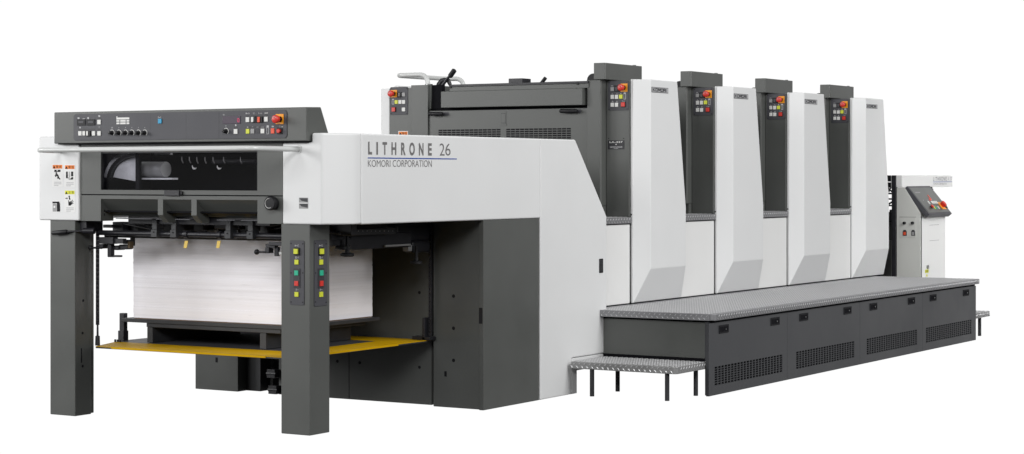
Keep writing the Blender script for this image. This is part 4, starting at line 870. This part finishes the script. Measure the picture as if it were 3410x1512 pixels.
# =================================================================== FEEDER
FY = 7.9
F = thing('feeder_unit', (-.5, 8.5, 0), 'pale feeder at the far right end with a sloping control desk and a lettered arm', 'printing press section')
MB().box(.041, .079, FY-.015, FY+.03, 0, 1.293).build('post', 'dark', F, bevel=.003)
xb = .289
mb = MB(); mb.prism([(.0795, 0), (.283, 0), (.283, .985), (.150, 1.192), (.0795, 1.192)], 1, FY, FY+.50); bodyf = mb.build('console_body', 'cream', F, bevel=.003)
MB().box(.12, .2835, FY+.003, FY+.012, 0, .95).build('door_gap', 'inside', F) if False else None
dy1 = 8.482
MB().box(.2845, .288, FY+.012, FY+.05, 0, .955).build('door_gap', 'inside', F)
MB().box(.245, .292, FY+.020, dy1, 0, .957).build('cabinet_door', 'white_lit', F, bevel=.006)  # lightened white makes up for weak light on the door
xd = .292
for v in (571, 712):
    a = P(2850+668/2.72, 540+v/2.72, X, xd); b = P(2850+752/2.72, 540+v/2.72, X, xd); MB().box(xd, xd+.0015, a.y, b.y, a.z-.0012, a.z+.0012).build('door_slot', 'lettering', F)
c = P(3087.5, 889, X, xd); MB().tube([c, c+Vector((.012, 0, 0)), c+Vector((.014, 0, 0))], [.017, .016, .010], 18).build('door_lock', 'steel', F, smooth=True)
a = P(2930+858/5.712, 740+905/5.712, X, xd); b = P(2930+925/5.712, 740+960/5.712, X, xd); s1 = MB().box(xd, xd+.001, a.y, b.y, b.z, a.z).build('warning_sticker', 'syellow', F)
text('heading', '注意', 'ink', s1, (xd+.001, a.y+.006, b.z+.006), 'X', a.z-b.z-.012, b.y-a.y-.012)
a = P(2930+870/5.712, 740+965/5.712, X, xd); b = P(2930+912/5.712, 740+1040/5.712, X, xd); s2 = MB().box(xd, xd+.001, a.y, b.y, b.z, a.z).build('warning_sticker', 'sticker', F)
MB().prism([(a.y+.004, b.z+.004), (b.y-.004, b.z+.004), ((a.y+b.y)/2, a.z-.006)], 0, xd+.001, xd+.0016).build('pictogram', 'syellow', s2)
# small control plate on the near face
fa = lambda u, v: (2850+u/2.72, 540+v/2.72)
sp = one('switch_plate', 'cream', F, blk, 'Y', FY, *fa(400, 497), *fa(545, 683), d=.003, bevel=.001)
one('plate_edge', 'lettering', sp, blk, 'Y', FY, *fa(397, 495), *fa(547, 500), d=.004, base=.0)
for u in (443, 517):
    c = P(*fa(u, 551), Y, FY); MB().tube([c+Vector((0, -.003, 0)), c+Vector((0, -.022, 0)), c+Vector((0, -.024, 0))], [.0125, .0115, .008], 16).build('dial', 'black', sp, smooth=True)
for u, m_ in ((445, 'redorange'), (521, 'gbutton')):
    one('button_frame', 'line', sp, blk, 'Y', FY, *fa(u-18, 625), *fa(u+18, 667), d=.006, base=.003, bevel=.0008); one('frame_tab', 'line', sp, blk, 'Y', FY, *fa(u-12, 614), *fa(u+12, 626), d=.007, base=.003)
    one('push_button', 'tagpink' if False else ('button' if m_ == 'gbutton' else 'salmon') if False else m_, sp, blk, 'Y', FY, *fa(u-11, 632), *fa(u+11, 660), d=.010, base=.006)
# arm with lettering
ax_ = .129
MB().box(.030, ax_, FY-.004, 9.13, 1.194, 1.293).build('arm', 'white_lit', F, bevel=.006); arm = [o for o in F.children if o.name.startswith('arm')][0]
fb = lambda u, v: P(2920+u/5.71, 560+v/5.71, X, ax_)
A = fb(1072, 243); B_ = fb(1325, 168); text('lettering', 'LITHRONE', 'darklettering', arm, (ax_, A.y, A.z), 'X', fb(1072, 168).z-A.z, B_.y-A.y, bold=.0, space=1.35)
A = fb(1345, 240); B_ = fb(1428, 168); text('lettering', 'A 37', 'palelettering', arm, (ax_, A.y, A.z), 'X', fb(1345, 168).z-A.z, B_.y-A.y)
A = fb(1072, 316); B_ = fb(1325, 282); text('lettering', 'KOMORI CORPORATION', 'lettering', arm, (ax_, A.y, A.z), 'X', fb(1072, 284).z-A.z, B_.y-A.y)
A = fb(1070, 262); B_ = fb(1430, 262); MB().box(ax_, ax_+.0008, A.y, B_.y, A.z-.0022, A.z+.0022).build('blue_stripe', 'blue', arm)
c = P(2920+1015/5.71, 560+400/5.71, X, .08); MB().tube([c+Vector((0, 0, .04)), c+Vector((0, 0, .008)), c+Vector((0, 0, 0)), c+Vector((0, 0, -.012)), c+Vector((0, 0, -.04))], [.018, .018, .028, .018, .016], 12).build('cable_gland', 'black', F, smooth=True)
# sloping control desk: frame of the slope
T0 = Vector((.150, 0, 1.192)); T1 = Vector((.345, 0, .957)); sd = (T1-T0).normalized(); sn = Vector((-sd.z, 0, sd.x)); 
if sn.x < 0: sn = -sn
yd0, yd1 = FY+.002, FY+.55
def slope(mb, s0, s1, y0, y1, n0, n1):
    q = [T0+sd*s0+sn*n0, T0+sd*s1+sn*n0, T0+sd*s1+sn*n1, T0+sd*s0+sn*n1]; mb.prism([(a.x, a.z) for a in q], 1, y0, y1)
LS = (T1-T0).length
mb = MB(); slope(mb, .002, LS, yd0, yd1, -.020, .022); dk = mb.build('control_desk', 'panelgrey', F, bevel=.004)
mb = MB(); slope(mb, .02, LS-.02, yd0+.02, yd1-.02, .0222, .0235); mb.build('desk_fascia', 'grey', dk)
def dsk(n, m, s, t, ds, dt, h, base=.0236):
    mb = MB(); slope(mb, LS*s-ds/2, LS*s+ds/2, yd0+(yd1-yd0)*t-dt/2, yd0+(yd1-yd0)*t+dt/2, base, base+h); return mb.build(n, m, dk)
for t in (.35, .50, .565, .63, .695): dsk('push_button', 'button', .60, t, .028, .024, .004)
dsk('push_button', 'ybutton', .78, .42, .028, .022, .004); dsk('push_button', 'green', .78, .50, .028, .022, .004); dsk('push_button', 'button', .78, .60, .03, .022, .004); dsk('push_button', 'red', .50, .50, .022, .03, .003)
dsk('push_button', 'redorange', .42, .56, .05, .018, .003); dsk('mounting_plate', 'orange', .72, .80, .075, .085, .004); dsk('key_switch', 'black', .73, .95, .05, .03, .006)
def dcyl(n, m, s, t, rr, h0, h1):
    c = T0+sd*LS*s+Vector((0, yd0+(yd1-yd0)*t, 0)); MB().tube([c+sn*h0, c+sn*(h0+(h1-h0)*.3), c+sn*(h1-.004), c+sn*h1], [rr*.6, rr*.95, rr, rr*.7], 18).build(n, m, dk, smooth=True)
dcyl('emergency_button', 'red', .72, .80, .028, .026, .062); dcyl('button_collar', 'black', .76, .30, .016, .024, .030); dcyl('stop_button', 'red', .76, .30, .016, .030, .045)
A = T0+sd*LS*.26+sn*.0238+Vector((0, yd0+.07, 0)); text('printed_letters', 'FEEDER', 'mark', dk, A, ((0, 1, 0), tuple(-sd)), .012, .11)
mb = MB()
for t in (.20, .38, .44, .50, .56): slope(mb, LS*.50, LS*.52, yd0+(yd1-yd0)*t, yd0+(yd1-yd0)*t+.010, .0236, .0242)
mb.build_each('printed_symbol', 'mark', dk)
# machinery between the last unit and the feeder
def fg(px0, py0, px1, py1, y, dy, m, nm, bv=.002):
    a = P(px0, py0, Y, y); b = P(px1, py1, Y, y); return MB().box(a.x, b.x, y, y+dy, b.z, a.z).build(nm, m, F, bevel=bv)
fg(2900, 584, 2972, 605, 7.95, .03, 'dark', 'top_beam'); fg(2900, 607, 2972, 625, 8.05, .03, 'dark', 'cross_beam')
for v in (645, 663, 685): fg(2890, v-3.5, 2974, v+2.5, 8.1, .03, 'dark', 'cross_beam')
fg(2880, 706, 2974, 742, 8.0, .3, 'dark', 'feed_head', .006); fg(2962, 698, 2968, 707, 8.0, .02, 'black', 'bolt')
fg(2870, 741, 2974, 930, 8.1, .3, 'grey', 'feeder_side_panel'); fg(2880, 800, 2968, 935, 8.0, .05, 'grey', 'feeder_guard', .004)
mb = MB(); mb.tube([P(2955, 625, Y, 8.0), P(2978, 645, Y, 8.0), P(2974, 670, Y, 8.0), P(2955, 683, Y, 8.0), P(2935, 690, Y, 8.0)], .008, 8); mb.tube([P(2960, 640, Y, 8.06), P(2985-20, 625, Y, 8.06)], .006, 8); mb.tube([P(2930, 655, Y, 8.06), P(2975, 622, Y, 8.06)], .003, 6); mb.build('cable', 'black', F, smooth=True)
a = P(2919, 574, Y, 7.74); MB().box(a.x-.03, a.x+.008, 7.74, 7.76, 1.0, a.z+.01).build('side_post', 'dark', F, bevel=.004)
MB().box(-1.7, .0, 8.3, 9.2, 0, .9).build('feed_pile_housing', 'grey', F, bevel=.004) if False else None
